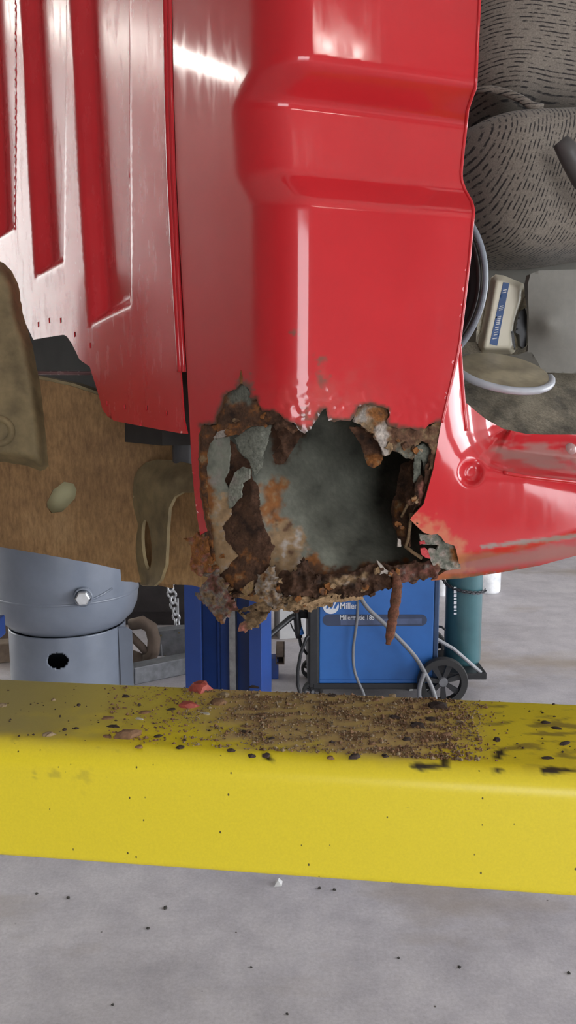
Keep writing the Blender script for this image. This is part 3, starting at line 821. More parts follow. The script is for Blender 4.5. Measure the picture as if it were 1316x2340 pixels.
# ================================================================== frame and underbody
def flatY(Y, sx=0., x0=0.): return lambda P: UA(P, Y+(P[:, 0]-x0)*sx)
frame = empty('frame_rail', (0, 0, 0)); rel(frame)
tag(frame, 'brown rusted chassis rail with a gusset bracket and an eight-sided hole')
def fr(o): o.parent = frame; return o
rail = [(-520, 800), (-130, 848), (60, 862), (96, 868), (170, 884), (232, 906), (300, 935), (450, 1000), (620, 1060), (620, 1385), (440, 1338), (380, 1334), (277, 1328), (275, 1302), (230, 1291), (120, 1270), (0, 1250), (-130, 1228), (-520, 1168)]
octo = [(120, 1120), (146, 1100), (168, 1106), (175, 1120), (171, 1139), (142, 1170), (117, 1173), (106, 1160), (106, 1148)]
fr(sheet('rail_web', rail, flatY(1.50), M_FRAME, None, step=14, thick=.006, holes=[octo, [(334+17*math.cos(a)+4*math.sin(a), 1248+66*math.sin(a)) for a in np.linspace(0, 2*PI, 18, endpoint=False)]], amp=.0015, nsc=90., seed=60, jag=1.0))
top = UA(rail[:9], np.full(9, 1.503)); bot = UA(rail[9:], np.full(10, 1.503))
def flange_strip(name, pts, w=.075, t=.006):
    mb = MB()
    for i in range(len(pts)-1):
        a, b_ = Vector(pts[i]), Vector(pts[i+1])
        mb.prism([a, b_, b_+Vector((0, w, 0)), a+Vector((0, w, 0))], (0, 0, t))
    return fr(mb.build(name, M_FRAME2))
flange_strip('top_flange', top); flange_strip('bottom_flange', bot[::-1])
ip = UA([(60, 1060), (230, 1060), (230, 1230), (60, 1230)], np.full(4, 1.60))
fr(MB().prism([Vector(p) for p in ip], (0, .006, 0)).build('inner_plate', simple('khaki_undercoat', (.52, .50, .30), .8, 0, 8., .2)))
dp = UA([(290, 1150), (395, 1150), (395, 1345), (290, 1322)], np.full(4, 1.57))  # plate added behind the oval hole to darken it
fr(MB().prism([Vector(p) for p in dp], (0, .006, 0)).build('hole_backing', M_FRAME))
# upright bracket at the far left
br = [(-130, 600), (-20, 592), (8, 600), (28, 622), (42, 650), (52, 716), (74, 790), (92, 880), (101, 960), (112, 1070), (92, 1076), (60, 1064), (10, 1056), (-130, 1050)]
fr(sheet('upright_bracket', br, lambda P: UA(P, 1.455+.045*sstep(25, -2, -sdpoly(P, br+[(-300, 800)][:0]))-.0), M_FRAME2, None, step=9, thick=.03, amp=.002, nsc=60., seed=61, jag=1))
wp = U(-2, 985, 1.452)
fr(MB().lathe([(.016, 0), (.020, .004), (.026, .004), (.028, 0)], 24, Matrix.Translation(wp)@Matrix.Rotation(PI/2, 4, 'X')).build('bracket_boss', M_FRAME2, smooth=True))
# gusset with oval hole
gus = [(306, 1092), (316, 1072), (334, 1056), (360, 1050), (400, 1052), (446, 1062), (446, 1124), (418, 1124), (398, 1136), (386, 1160), (382, 1210), (378, 1290), (366, 1326), (350, 1340), (334, 1338), (320, 1336), (312, 1290), (304, 1200), (303, 1130)]
oval = [(335+11*math.cos(a)+4*math.sin(a), 1245+58*math.sin(a)) for a in np.linspace(0, 2*PI, 22, endpoint=False)]
gf = rbf([(306, 1100, .05), (320, 1200, .055), (330, 1330, .05), (345, 1060, .03), (345, 1200, -.01), (345, 1335, -.01), (375, 1200, -.07), (378, 1300, -.07), (360, 1100, -.03), (446, 1062, -.06), (446, 1124, -.08), (400, 1090, -.06)])
fr(sheet('gusset_bracket', gus, lambda P: UA(P, 1.44+gf(P)), M_FRAME2, None, step=6, thick=.006, holes=[oval], amp=.0008, nsc=50, seed=62))
mc = U(420, 1030, 1.42)
fr(MB().lathe([(0, -.03), (.018, -.03), (.02, -.02), (.02, .03), (.016, .04), (0, .04)], 20, Matrix.Translation(mc)).build('body_mount', simple('grey_rubber', (.07, .07, .075), .6), smooth=True))

# dark floor pan, tunnel and inner walls of the cab
def plan(a, b_, z): q = CC+Rd*a+Fd*b_; return Vector((q[0], q[1], z))
UB = simple('black_undercoat', (.035, .032, .030), .9)
rel(MB().prism([plan(.42, .20, 1.535), plan(1.5, .20, 1.535), plan(1.5, 1.9, 1.535), plan(.42, 1.9, 1.535)], (0, 0, .015)).build('floor_pan', UB))
rel(MB().prism([plan(.50, .10, 1.52), plan(1.35, .10, 1.52), plan(1.35, 1.6, 1.52), plan(.50, 1.6, 1.52)], (0, 0, .40)).build('floor_tunnel', UB))
q0, q1 = U(60, 852, 1.66), U(240, 853, 1.56)
rel(redcol(MB().tube([q0, q1], .0038, 8).build('floor_flange', M_PAINTB), (.22, .10, .10)))
TRIM = simple('dark_cab_trim', (.055, .05, .045), .9)
rel(MB().prism([plan(.30, .12, 1.56), plan(1.5, .12, 1.56), plan(1.5, .13, 1.56), plan(.30, .13, 1.56)], (0, 0, 1.1)).build('inner_back_wall', TRIM))
rel(MB().prism([plan(1.5, .0, 1.5), plan(1.5, 2.0, 1.5), plan(1.53, 2.0, 1.5), plan(1.53, .0, 1.5)], (0, 0, 1.16)).build('far_side_wall', TRIM))
rel(MB().prism([plan(.05, .0, 2.66), plan(1.53, .0, 2.66), plan(1.53, 2.0, 2.66), plan(.05, 2.0, 2.66)], (0, 0, .03)).build('cab_roof', TRIM))

# ---- carpet, seat, trim
def carpet_mat():
    m, nt, b = newmat('dusty_carpet')
    v = objco(nt)
    big = noi(nt, v, 14., 4); fine = noi(nt, v, 260., 6, .8)
    c = ramp(nt, big, [(.36, (.14, .125, .10)), (.56, (.30, .26, .195))])
    c = mixc(nt, 1., c, ramp(nt, fine, [(.3, (.55,)*3), (.7, (1.35,)*3)]), 'MULTIPLY')
    nt.links.new(c, b.inputs['Base Color']); b.inputs['Roughness'].default_value = .95; b.inputs['Specular IOR Level'].default_value = .1
    bump(nt, b, fine, .8, .003)
    return m
cf = rbf([(1000, 800, 1.30), (1200, 830, 1.40), (1450, 830, 1.52), (1050, 900, 1.25), (1200, 920, 1.28), (1450, 920, 1.40), (1062, 935, 1.22), (1200, 1000, 1.19), (1450, 1005, 1.30)])
rel(sheet('carpet', [(1000, 780), (1460, 790), (1460, 1012), (1200, 1008), (1120, 985), (1060, 960), (1030, 940), (1000, 900)], lambda P: UA(P, cf(P)), carpet_mat(), None, step=9, thick=.006, amp=.004, nsc=40, seed=63))
def fabric(name, scale, rot):
    m, nt, b = newmat(name)
    v = objco(nt, scale, rot)
    w = nd(nt, 'ShaderNodeTexWave', Scale=1., Distortion=1.2, Detail=2.); w.bands_direction = 'Z'
    w.inputs['Detail Scale'].default_value = 1.5
    nt.links.new(v, w.inputs['Vector'])
    line = ramp(nt, w.outputs['Fac'], [(.10, (1., 1., 1.)), (.34, (0., 0., 0.))])
    dash = ramp(nt, noi(nt, objco(nt, (60, 60, 120), rot), 1., 2), [(.42, (0., 0., 0.)), (.55, (1., 1., 1.))])
    msk = mixc(nt, 1., line, dash, 'MULTIPLY')
    fine = noi(nt, objco(nt), 420., 4, .8)
    base = ramp(nt, fine, [(.3, (.165, .142, .118)), (.7, (.33, .285, .235))])
    nt.links.new(mixc(nt, msk, base, (.04, .035, .034)), b.inputs['Base Color'])
    b.inputs['Roughness'].default_value = .95; b.inputs['Specular IOR Level'].default_value = .1
    b.inputs['Sheen Weight'].default_value = .15
    bump(nt, b, fine, .5, .0015)
    return m
seat = empty('bench_seat', (0, 0, 0)); rel(seat)
tag(seat, 'grey-brown patterned cloth seat with a grey lever')
def superblock(name, ctr, half, exps, mat, rotz, tilt=0., parent=None, nu=48, nv=32, lump=.006, seed=0):
    """puffed cushion block"""
    bm = bmesh.new()
    e1, e2 = exps
    sp = lambda c, e: math.copysign(abs(c)**e, c)
    rows = []
    for j in range(nv+1):
        t = -PI/2+PI*j/nv
        row = []
        for i in range(nu):
            u = 2*PI*i/nu
            p = Vector((half[0]*sp(math.cos(t), e1)*sp(math.cos(u), e2), half[1]*sp(math.cos(t), e1)*sp(math.sin(u), e2), half[2]*sp(math.sin(t), e1)))
            p *= 1+lump*noise.noise(p*9+Vector((seed, 0, 0)))/max(half)*2
            row.append(bm.verts.new(p))
        rows.append(row)
    for j in range(nv):
        for i in range(nu):
            bm.faces.new((rows[j][i], rows[j][(i+1) % nu], rows[j+1][(i+1) % nu], rows[j+1][i]))
    bmesh.ops.remove_doubles(bm, verts=bm.verts, dist=1e-5)
    bmesh.ops.recalc_face_normals(bm, faces=bm.faces)
    me = bpy.data.meshes.new(name); bm.to_mesh(me); bm.free()
    o = link(name, me, mat, parent, True)
    o.location = ctr; o.rotation_euler = Euler((0, tilt, rotz), 'ZYX')
    return o
Ld = np.array([-math.sin(AS), math.cos(AS)])
f1 = U(1262, 432, 1.30)
superblock('seat_cushion', f1+Vector((0, 0, .034))+Vector((Ld[0], Ld[1], 0))*.24+Vector((.115, 0.03, 0)), (.215, .24, .118), (.40, .34), fabric('seat_cloth_cushion', (50, 50, 50), (.0, 1.15, .5)), AS, -.10, seat, seed=1)
f2 = U(1240, 20, 1.33)
superblock('seat_backrest', f2+Vector((Ld[0], Ld[1], 0))*.26+Vector((.10, 0.02, .128)), (.20, .25, .245), (.42, .36), fabric('seat_cloth_back', (36, 36, 60), (.1, -.18, .0)), AS, -.10, seat, seed=2)
pp = [U(1086, 206, 1.37), U(1120, 204, 1.36), U(1155, 211, 1.35), U(1190, 226, 1.34), U(1215, 242, 1.335), U(1240, 246, 1.335)]
MB().tube(pp, .006, 8).build('seat_piping', fabric('seat_cloth_piping', (60, 60, 60), (0, 0, 0)), seat, smooth=True)
lv = [U(1280, 322, 1.235), U(1300, 350, 1.235), U(1330, 400, 1.24), U(1370, 460, 1.245)]
MB().tube(lv, [.012, .016, .018, .016], 12).build('recliner_lever', simple('grey_lever_plastic', (.10, .095, .09), .45), seat, smooth=True)
# grey moulded box under the seat
box_ = empty('under_seat_box', (0, 0, 0)); rel(box_)
tag(box_, 'grey moulded plastic tray under the seat')
bf = rbf([(1215, 640, 1.30), (1205, 760, 1.33), (1225, 840, 1.31), (1316, 640, 1.33), (1316, 840, 1.33), (1460, 640, 1.39), (1460, 840, 1.39), (1250, 740, 1.30)])
sheet('front_face', [(1206, 650), (1212, 626), (1232, 618), (1460, 612), (1460, 856), (1300, 853), (1215, 850), (1196, 842), (1206, 800), (1208, 720)], lambda P: UA(P, bf(P)), M_GREYPL, box_, step=9, thick=.012, seed=64)
sheet('tray_lip', [(1040, 806), (1120, 812), (1186, 810), (1212, 800), (1230, 830), (1240, 852), (1160, 860), (1100, 862), (1060, 868), (1030, 870)], lambda P: UA(P, 1.315-.0011*(P[:, 1]-806)), M_GREYPL, box_, step=8, thick=.008, seed=65)
sheet('back_recess', [(1020, 592), (1460, 585), (1460, 625), (1225, 626), (1215, 830), (1020, 830)], flatY(1.47), M_GREYPL, box_, step=14, thick=.006)
# white bottle in the recess
bot_ = empty('fluid_bottle', U(1150, 808, 1.36), 0, 'cream plastic fluid bottle with a blue label under the seat', 'bottle')
def relb(o):
    o.parent = bot_; o.matrix_parent_inverse = Matrix.Translation(-Vector(bot_.location)); return o
bp = [(1122, 634), (1132, 627), (1150, 629), (1172, 638), (1196, 648), (1202, 662), (1200, 690), (1192, 712), (1184, 740), (1180, 768), (1182, 790), (1176, 804), (1168, 810), (1096, 810), (1092, 790), (1106, 720)]
CREAM = simple('cream_bottle_plastic', (.80, .74, .58), .45, 0, 5., .05)
relb(sheet('bottle_body', bp, lambda P: UA(P, 1.345+.035*sstep(16, -1, -sdpoly(P, bp))), CREAM, None, step=5, thick=.06))
stripe = [(1150, 645), (1164, 647), (1136, 790), (1119, 786)]
relb(sheet('label_stripe', stripe, flatY(1.3435), simple('blue_label', (.03, .09, .26), .5), None, step=6, thick=.001))
for k in range(15):
    t = [.12, .16, .38, .41, .44, .55, .58, .61, .64, .67, .72, .76, .80, .84, .90][k]
    x = 1157-29.5*t; y = 646+142*t
    hw = 4.2 if k not in (3, 14) else 5
    relb(sheet('label_mark', [(x-hw, y-1.6+1), (x+hw, y-2.4), (x+hw, y-.2), (x-hw, y+1.6)], flatY(1.3422), M_WHITE, None, step=4, thick=.0005))
relb(sheet('bottle_emblem', [(1178, 760), (1181, 735), (1188, 712), (1200, 704), (1204, 720), (1203, 790), (1196, 796), (1188, 790), (1187, 765)], flatY(1.338), M_BLACKP, None, step=5, thick=.012))
relb(sheet('bottle_emblem', [(1168, 757), (1173, 756), (1178, 790), (1176, 800), (1171, 785)], flatY(1.3435), M_BLACKP, None, step=4, thick=.001))
# round black pan standing on edge behind the jamb
pc = U(893, 655, 1.17)
pan = empty('round_pan', pc, 0, 'round black plastic pan with a pale rim standing behind the door jamb', 'pan')
PM = Matrix.Rotation(math.radians(-24), 4, 'Z')@Matrix.Rotation(PI/2, 4, 'X')
pan_r = .148
MB().lathe([(0, -.045), (.085, -.045), (.098, -.03), (.112, -.028), (.128, .0), (.134, .012), (.130, .014), (.124, .004), (.108, -.022), (.094, -.024), (.082, -.040), (0, -.040)], 64, PM@Matrix.Scale(.96, 4)).build('bowl', simple('dark_brown_plastic', (.03, .024, .023), .35), pan, smooth=True)
MB().lathe([(.139, .010), (.143, .010), (.146, .015), (.143, .019), (.138, .017)], 72, PM@Matrix.Scale(.945, 4), close=True).build('rim', simple('pale_grey_rim', (.20, .22, .25), .35), pan, smooth=True)
MB().lathe([(.106, -.022), (.111, -.018), (.115, -.014), (.112, -.010), (.107, -.014)], 72, PM@Matrix.Scale(.91, 4), close=True).build('ridge', simple('grey_ridge', (.15, .14, .14), .35), pan, smooth=True)
# clear plastic lid lying on the carpet
lc = U(1150, 846, 1.185)
lid = empty('plastic_lid', lc, 0, 'round clear dusty plastic lid with a whitish rim lying on the carpet', 'lid')
m, nt, b = newmat('dusty_clear_plastic')
nt.links.new(ramp(nt, noi(nt, objco(nt), 18., 4), [(.4, (.26, .22, .15)), (.6, (.42, .36, .24))]), b.inputs['Base Color'])
b.inputs['Roughness'].default_value = .35
LM = Matrix.Rotation(math.radians(24), 4, 'X')@Matrix.Rotation(.1, 4, 'Y')
MB().lathe([(0, -.003), (.064, -.003), (.066, 0), (.064, .001), (0, 0)], 64, LM).build('lid_disc', m, lid, smooth=True)
MB().tube([LM@Vector((.069*math.cos(a), .069*math.sin(a), -.002)) for a in np.linspace(PI*1.02, PI*2.02, 40)], [.0035]+[.0055]*36+[.005, .004, .002], 10).build('lid_rim', simple('cloudy_white_plastic', (.50, .52, .56), .3), lid, smooth=True)

# ================================================================== vehicle lift
lift = empty('vehicle_lift', (.62, 2.9, 0), 0, 'two-post vehicle lift with blue channel posts and a yellow arm under the truck', 'lift')
def rl(o): o.parent = lift; o.matrix_parent_inverse = Matrix.Translation((-.62, -2.9, 0)); return o
# ---- yellow arm, folded plate with dirt on top
TH = math.radians(7.0)
AX = np.array([math.cos(TH), -math.sin(TH)]); AN = np.array([-math.sin(TH), -math.cos(TH)])   # along, towards camera
ZT = 1.15; Yf, Yb = .961, 1.205
c_th = math.cos(TH)
Wd = (Yb-Yf)*c_th
R1 = .030; R2 = .008; ZB = .992
prof = []                                  # (distance towards camera from back edge, z)
for t in np.linspace(0, 1, 3): prof.append((0., ZB+.004+(ZT-.010-ZB)*t))
for a in np.linspace(0, PI/2, 4)[1:]: prof.append((.006-.006*math.cos(a), ZT-.006+.006*math.sin(a)))
for t in np.linspace(0, 1, 60)[1:]: prof.append((.006+(Wd-R1-.006)*t, ZT))
for a in np.linspace(0, PI/2, 14)[1:]: prof.append((Wd-R1+R1*math.sin(a), ZT-R1+R1*math.cos(a)))
for t in np.linspace(0, 1, 40)[1:]: prof.append((Wd, ZT-R1-(ZT-R1-ZB-R2)*t))
for a in np.linspace(0, PI/2, 5)[1:]: prof.append((Wd-R2+R2*math.cos(a), ZB+R2-R2*math.sin(a)))
prof.append((.004, ZB))
org = np.array([0., Yb])
NL = 420
ss = np.linspace(-1.15, 1.15, NL)
V = []; 
for s in ss:
    for (d_, z) in prof:
        q = org+AX*s+AN*d_
        V.append((q[0], q[1], z))
npf = len(prof); Fa = []
for i in range(NL-1):
    for j in range(npf):
        k = (j+1) % npf
        Fa.append((i*npf+j, (i+1)*npf+j, (i+1)*npf+k, i*npf+k))
Fa.append(tuple(range(npf))); Fa.append(tuple((NL-1)*npf+j for j in range(npf))[::-1])
me = bpy.data.meshes.new('lift_arm'); me.from_pydata(V, [], Fa)
bm = bmesh.new(); bm.from_mesh(me); bmesh.ops.recalc_face_normals(bm, faces=bm.faces); bm.to_mesh(me); bm.free()
VA = np.array(V); PX = proj(VA)
YEL = np.array([.86, .69, .028]); DUST = np.array([.58, .39, .19]); SOOT = np.array([.035, .026, .016]); DRT = np.array([.20, .12, .06])
topm = sstep(Wd-R1*.2, Wd-R1*1.6, np.array([p[0] for p in prof]*NL))*(VA[:, 2] > ZT-.03)
n1 = np.array([fb(p[0]*5, p[1]*9, 1., 5) for p in VA]); n2 = np.array([fb(p[0]*40, p[1]*40, p[2]*40, 4) for p in VA]); n3 = np.array([fb(p[0]*14+p[1]*30, p[1]*46-p[0]*22, 3., 4) for p in VA])
colr = np.tile(YEL, (len(VA), 1))
xx, yy = PX[:, 0], PX[:, 1]
def lay(m, col):
    global colr
    m = np.clip(m, 0, 1)[:, None]; colr = colr*(1-m)+np.array(col)*m
# olive grime over the left and the back of the top
yt = 1548+.0486*xx                        # back edge
rel_ = (yy-yt)/165.
lay(topm*sstep(760, 120, xx)*sstep(1.05, .45, rel_+n1*.35+n2*.18)*.62, (.40, .33, .12))
lay(topm*sstep(300, 0, xx)*sstep(1.0, .6, rel_+n1*.3)*.5, (.16, .15, .11))
# tan rust dust under the hole
lay(topm*sstep(380, 560, xx)*sstep(1160, 960, xx)*sstep(1.02, .55, rel_+n1*.4+n2*.22)*(.90+.2*n3), DUST)
lay(topm*sstep(480, 640, xx)*sstep(1110, 980, xx)*sstep(.95, .5, rel_+n1*.3)*sstep(.05, .45, n3+n2*.5)*.8, (.25, .145, .065))
# dark rub streaks to the right
lay(topm*sstep(1080, 1140, xx)*sstep(.12, .5, n3+.4*n1)*.65, (.15, .09, .045))
# chipped paint along the bend
for poly in ([(936, 1748), (1005, 1744), (1006, 1718), (1018, 1716), (1022, 1752), (1000, 1758), (940, 1754)], [(1238, 1756), (1262, 1752), (1316, 1756), (1330, 1764), (1290, 1768), (1240, 1764)], [(1126, 1758), (1140, 1750), (1152, 1760), (1130, 1768)], [(1128, 1716), (1146, 1712), (1148, 1726), (1136, 1736)], [(600, 1720), (615, 1726), (624, 1740), (606, 1736)]):
    lay(sstep(4, -3, sdpoly(PX, poly)+n2*7), SOOT)
sp = np.array([noise.noise(Vector(p)*230) for p in VA])
spd = 0*sstep(.58, .68, sp+.22*sstep(1830, 1730, yy)*sstep(500, 100, xx)-.05)
lay(spd*(1-topm)*.8, (.16, .12, .03))
lay(sstep(.42, .62, n2)*sstep(1860, 1730, yy)*sstep(420, 60, xx)*(1-topm)*.5, (.25, .20, .05))
at = me.color_attributes.new('Col', 'FLOAT_COLOR', 'POINT')
fullc = np.ones((len(VA), 4), np.float32); fullc[:, :3] = colr
at.data.foreach_set('color', fullc.ravel())
me.shade_smooth()
M_YEL = vcol('yellow_arm_paint', .36, 300., .06, .08, .5, .0005)
nt = M_YEL.node_tree; b = nt.nodes['Principled BSDF']
src_ = b.inputs['Base Color'].links[0].from_socket
vo = nd(nt, 'ShaderNodeTexVoronoi', Scale=75.); nt.links.new(objco(nt, (1, 1, .7)), vo.inputs['Vector'])
dots = ramp(nt, vo.outputs['Distance'], [(.07, (1., 1., 1.)), (.11, (0., 0., 0.))])
sel = ramp(nt, vo.outputs['Color'], [(.62, (0., 0., 0.)), (.66, (1., 1., 1.))])
wn_ = noi(nt, objco(nt, (30, 30, 130)), 1., 3)
scr = ramp(nt, wn_, [(.73, (0., 0., 0.)), (.77, (.5, .5, .5))])
c_ = mixc(nt, mixc(nt, 1., dots, sel, 'MULTIPLY'), src_, (.10, .075, .02))
c_ = mixc(nt, scr, c_, (.42, .33, .05))
nt.links.new(c_, b.inputs['Base Color'])
arm = link('lift_arm', me, M_YEL); rl(arm); arm['label'] = 'bright yellow steel lift arm dusted with rust crumbs'

# ---- blue posts
def post(x, y, rz, nm='lift_post'):
    M = Matrix.Translation((x, y, 0))@Matrix.Rotation(rz, 4, 'Z')
    mb = MB()
    # open channel, mouth towards -y
    w, d, t, H = .138, .12, .012, 3.6
    for (cx, cy, hx, hy) in ((0, d, w, t/2), (-w+t/2, 0, t/2, d), (w-t/2, 0, t/2, d), (-w+.03, -d, .03, t/2), (w-.022, -d, .022, t/2)):
        mb.box(M@Vector((cx, cy, H/2)), (hx, hy, H/2), M.to_3x3().to_4x4(), .002)
    o = rl(mb.build(nm, M_BLUE)); 
    rl(MB().box(M@Vector((0, d-.05, 1.8)), (.012, .02, 1.75), M.to_3x3().to_4x4()).build('lift_cable_guide', M_STEEL))
    rl(MB().box(M@Vector((-.06, d-.025, 1.8)), (.004, .012, 1.75), M.to_3x3().to_4x4()).build('slide_rail', M_BLUE))
    rl(MB().box(M@Vector((.055, d-.025, 1.8)), (.004, .012, 1.75), M.to_3x3().to_4x4()).build('slide_rail', M_BLUE))
    rl(MB().box(M@Vector((0, .02, .012)), (.24, .24, .012), M.to_3x3().to_4x4(), .003).build('base_plate', M_BLUE))
pcn = U(521, 1450, 2.9)
post(pcn.x+.006, 2.9, -.12)
post(1.32, .90, 1.5)
rl(MB().box((1.17, .93, 1.09), (.06, .12, .12), None, .006).build('arm_carriage', M_BLUE))
# pad between arm and truck frame (beyond the picture edge)
pq = np.array([-.60, 1.34])
for yv in (1,):
    a = org+AX*(-.62)+AN*.10
    rl(MB().box((a[0], a[1]+.16, ZT+.0), (.06, .24, .02), None, .003).build('arm_extension', M_YEL if False else M_BLUE))
    rl(MB().lathe([(0, ZT+.02), (.055, ZT+.02), (.055, ZT+.13), (.065, ZT+.14), (.065, ZT+.155), (0, ZT+.155)], 24, Matrix.Translation((a[0], 1.50, 0))).build('lift_pad', M_RUBBER))

# ================================================================== background shop
# ---- air tank
TY = 4.2
tc = U(158, 1500, TY)
tank = empty('air_tank', (tc.x, TY, 0), 0, 'grey upright air compressor tank with a drain plug and skirt hole', 'air tank')
zt = lambda py: U(158, py, TY-.3)[2]
rT = .375
zb = zt(1468); zs = zt(1400)
pr = [(0, zb-.03), (.12, zb-.028), (.22, zb-.01), (.30, zb+.03), (.345, zb+.075), (.368, zb+.13), (rT, zb+.19), (rT, zb+1.3), (.36, zb+1.42), (.30, zb+1.52), (.18, zb+1.6), (0, zb+1.62)]
MB().lathe(pr, 64).build('tank_shell', M_TANK, tank, smooth=True)
MB().lathe([(rT-.002, zb+.196), (rT+.004, zb+.20), (rT+.004, zb+.208), (rT-.002, zb+.212)], 64).build('weld_bead', M_TANK, tank, smooth=True)
sk = .30
# skirt ring with oval opening
bm = bmesh.new(); n = 360; rows = 60; grid = []
for j in range(rows+1):
    z = (zb+.02)*j/rows
    grid.append([bm.verts.new((sk*(1+.02*z)*math.cos(2*PI*i/n), sk*(1+.02*z)*math.sin(2*PI*i/n), z)) for i in range(n)])
hz = zt(1510)
for j in range(rows):
    for i in range(n):
        a = 2*PI*(i+.5)/n; z = (zb+.02)*(j+.5)/rows
        da = (a-(1.5*PI+.085)+PI) % (2*PI)-PI
        if (da*sk/.052)**2+((z-hz)/.042)**2 < 1: continue
        bm.faces.new((grid[j][i], grid[j][(i+1) % n], grid[j+1][(i+1) % n], grid[j+1][i]))
me = bpy.data.meshes.new('skirt'); bm.to_mesh(me); bm.free()
o = link('skirt', me, M_TANK, tank, True)
so = o.modifiers.new('thickness', 'SOLIDIFY'); so.thickness = .008
bq = Vector(U(188, 1366, TY-.37))-Vector((tc.x, TY, 0))
BM_ = Matrix.Translation(bq+Vector((0, .02, 0)))@Matrix.Rotation(PI/2, 4, 'X')@Matrix.Rotation(.15, 4, 'Y')
MB().lathe([(.046, -.01), (.048, .01), (.040, .02), (.040, .016)], 24, BM_).build('plug_boss', M_TANK, tank, smooth=True)
MB().lathe([(0, .05), (.030, .05), (.036, .044), (.036, .01), (0, .01)], 6, BM_).build('drain_plug', simple('bright_zinc', (.62, .63, .64), .3, .7), tank)
ls = [Vector((rT*math.sin(a)*1.002, -rT*math.cos(a)*1.002, zz)) for a, zz in ((.55, zb+.22), (.62, zb+.225), (.75, zb+.24), (.9, zb+.26))]
MB().tube(ls, .006, 6).build('weld_bead', M_TANK, tank, smooth=True)
MB().prism([Vector((.30, -.10, 0)), Vector((.36, -.10, 0)), Vector((.36, -.10, zb)), Vector((.33, -.10, zb+.02)), Vector((.29, -.10, zb+.02))], (0, .012, 0)).build('support_foot', M_TANK, tank)

# ---- dark cabinet added to fill the dark background, chain, clutter
cY = 5.6
c0 = U(60, 1400, cY); c1_ = U(436, 1400, cY)
cab = empty('backdrop_cabinet', ((c0.x+c1_.x)/2, cY+.25, 0), 0, 'tall dark cabinet added as a dark backdrop behind the grey air tank', 'cabinet')
cw = (c1_.x-c0.x)/2
DST = simple('dark_backdrop_steel', (.05, .042, .04), .6)
MB().box((0, 0, .95), (cw, .25, .95), None, .008).build('body', DST, cab)
for s in (-1, 1):
    d_ = MB().box((s*cw*.5, -.262, .98), (cw*.48, .012, .88), None, .004).build('door', DST, cab)
    MB().tube([(s*.04, -.285, .9), (s*.04, -.285, 1.1)], .008, 8).build('handle', M_STEEL, d_)
ch = empty('hanging_chain', U(405, 1250, 5.1), 0, 'bright steel chain hanging between the tank and the blue post', 'chain')
hb = Vector(ch.location)
lk = None
CHM = simple('bright_chain_steel', (.62, .62, .64), .35, .5)
cp = [U(384+ (408-384)*t**.8+0, 1325+118*t, 5.1)-hb for t in np.linspace(0, 1, 10)]
for i in range(9):
    a, b_ = cp[i], cp[i+1]
    ax = (b_-a).normalized(); L = (b_-a).length*.62; w_ = .030*(1-.05*i)
    side = Vector((1, 0, 0)) if i % 2 == 0 else Vector((.45, .9, 0)).normalized()
    mid = (a+b_)/2
    ring = [mid+ax*(L*math.sin(t_))+side*(w_*math.cos(t_)) for t_ in np.linspace(0, 2*PI, 15)]
    MB().tube(ring, .008, 6, cap=False).build('chain_link', CHM, ch, smooth=True)
MB().tube([cp[0], Vector((cp[0].x-.06, cp[0].y, RZ-hb.z))], .008, 6).build('upper_rope', CHM, ch)
MB().tube([cp[-1], Vector((cp[-1].x, cp[-1].y, .32-hb.z))], .006, 6).build('lower_hook', CHM, ch)
# galvanised bracket box
gY = 4.9
g0 = U(356, 1444, gY); g1 = U(424, 1436, gY); g2 = U(424, 1512, gY); g3 = U(372, 1512, gY); g4 = U(366, 1522, gY); g5 = U(356, 1520, gY)
gb = empty('steel_bracket', (g3.x, gY, 0), 0, 'grey galvanised bracket box propped beside the blue post', 'bracket')
GALV = simple('dull_galvanised', (.20, .205, .22), .5, .3, 18., .3)
def rg(o, e): o.parent = e; o.matrix_parent_inverse = Matrix.Translation(-Vector(e.location)); return o
rg(MB().prism([g0, g1, g2, g3, g4, g5], (0, .10, 0)).build('plate_face', GALV), gb)
for (x, y) in ((368, 1452), (409, 1446), (377, 1499)):  # brown discs laid on the plate in place of its dark holes
    p = U(x, y, gY); rg(MB().lathe([(0, .0), (.006, 0), (.006, .004), (0, .004)], 10, Matrix.Translation(p)@Matrix.Rotation(PI/2, 4, 'X')).build('hole_disc', M_FRAME2), gb)
rg(MB().tube([U(367, 1472, gY-.004), U(372, 1515, gY-.004)], .006, 6).build('bent_edge', GALV), gb)
rg(MB().box((g3.x+.03, gY+.05, g5.z/2), (.05, .05, abs(g5.z)/2+.005), None, .004).build('stand', GALV), gb)
# curved casting (brown clamp)
kY = 4.75
kp = [U(296, 1428, kY), U(325, 1422, kY), U(345, 1434, kY), U(352, 1460, kY), U(350, 1490, kY), U(335, 1512, kY), U(300, 1520, kY)]
cl = empty('rusty_clamp', (kp[2].x-.05, kY, 0), 0, 'curved brown steel clamp lying behind the grey air tank', 'clamp')
KM = simple('brown_casting', (.14, .10, .075), .8, 0, 10., .3)
rg(MB().tube(kp, [.035, .04, .04, .04, .04, .05, .05], 10).build('hoop', KM, smooth=True), cl)
rg(MB().tube([U(296, 1450, kY), U(322, 1476, kY), U(336, 1492, kY)], .025, 8).build('brace', KM, smooth=True), cl)
rg(MB().tube([U(290, 1500, kY), U(330, 1520, kY)], [.05, .06], 10).build('foot', KM, smooth=True), cl)
a = U(318, 1530, kY); rg(MB().box((a.x, kY, a.z/2), (.10, .06, a.z/2), None, .01).build('base_block', KM), cl)
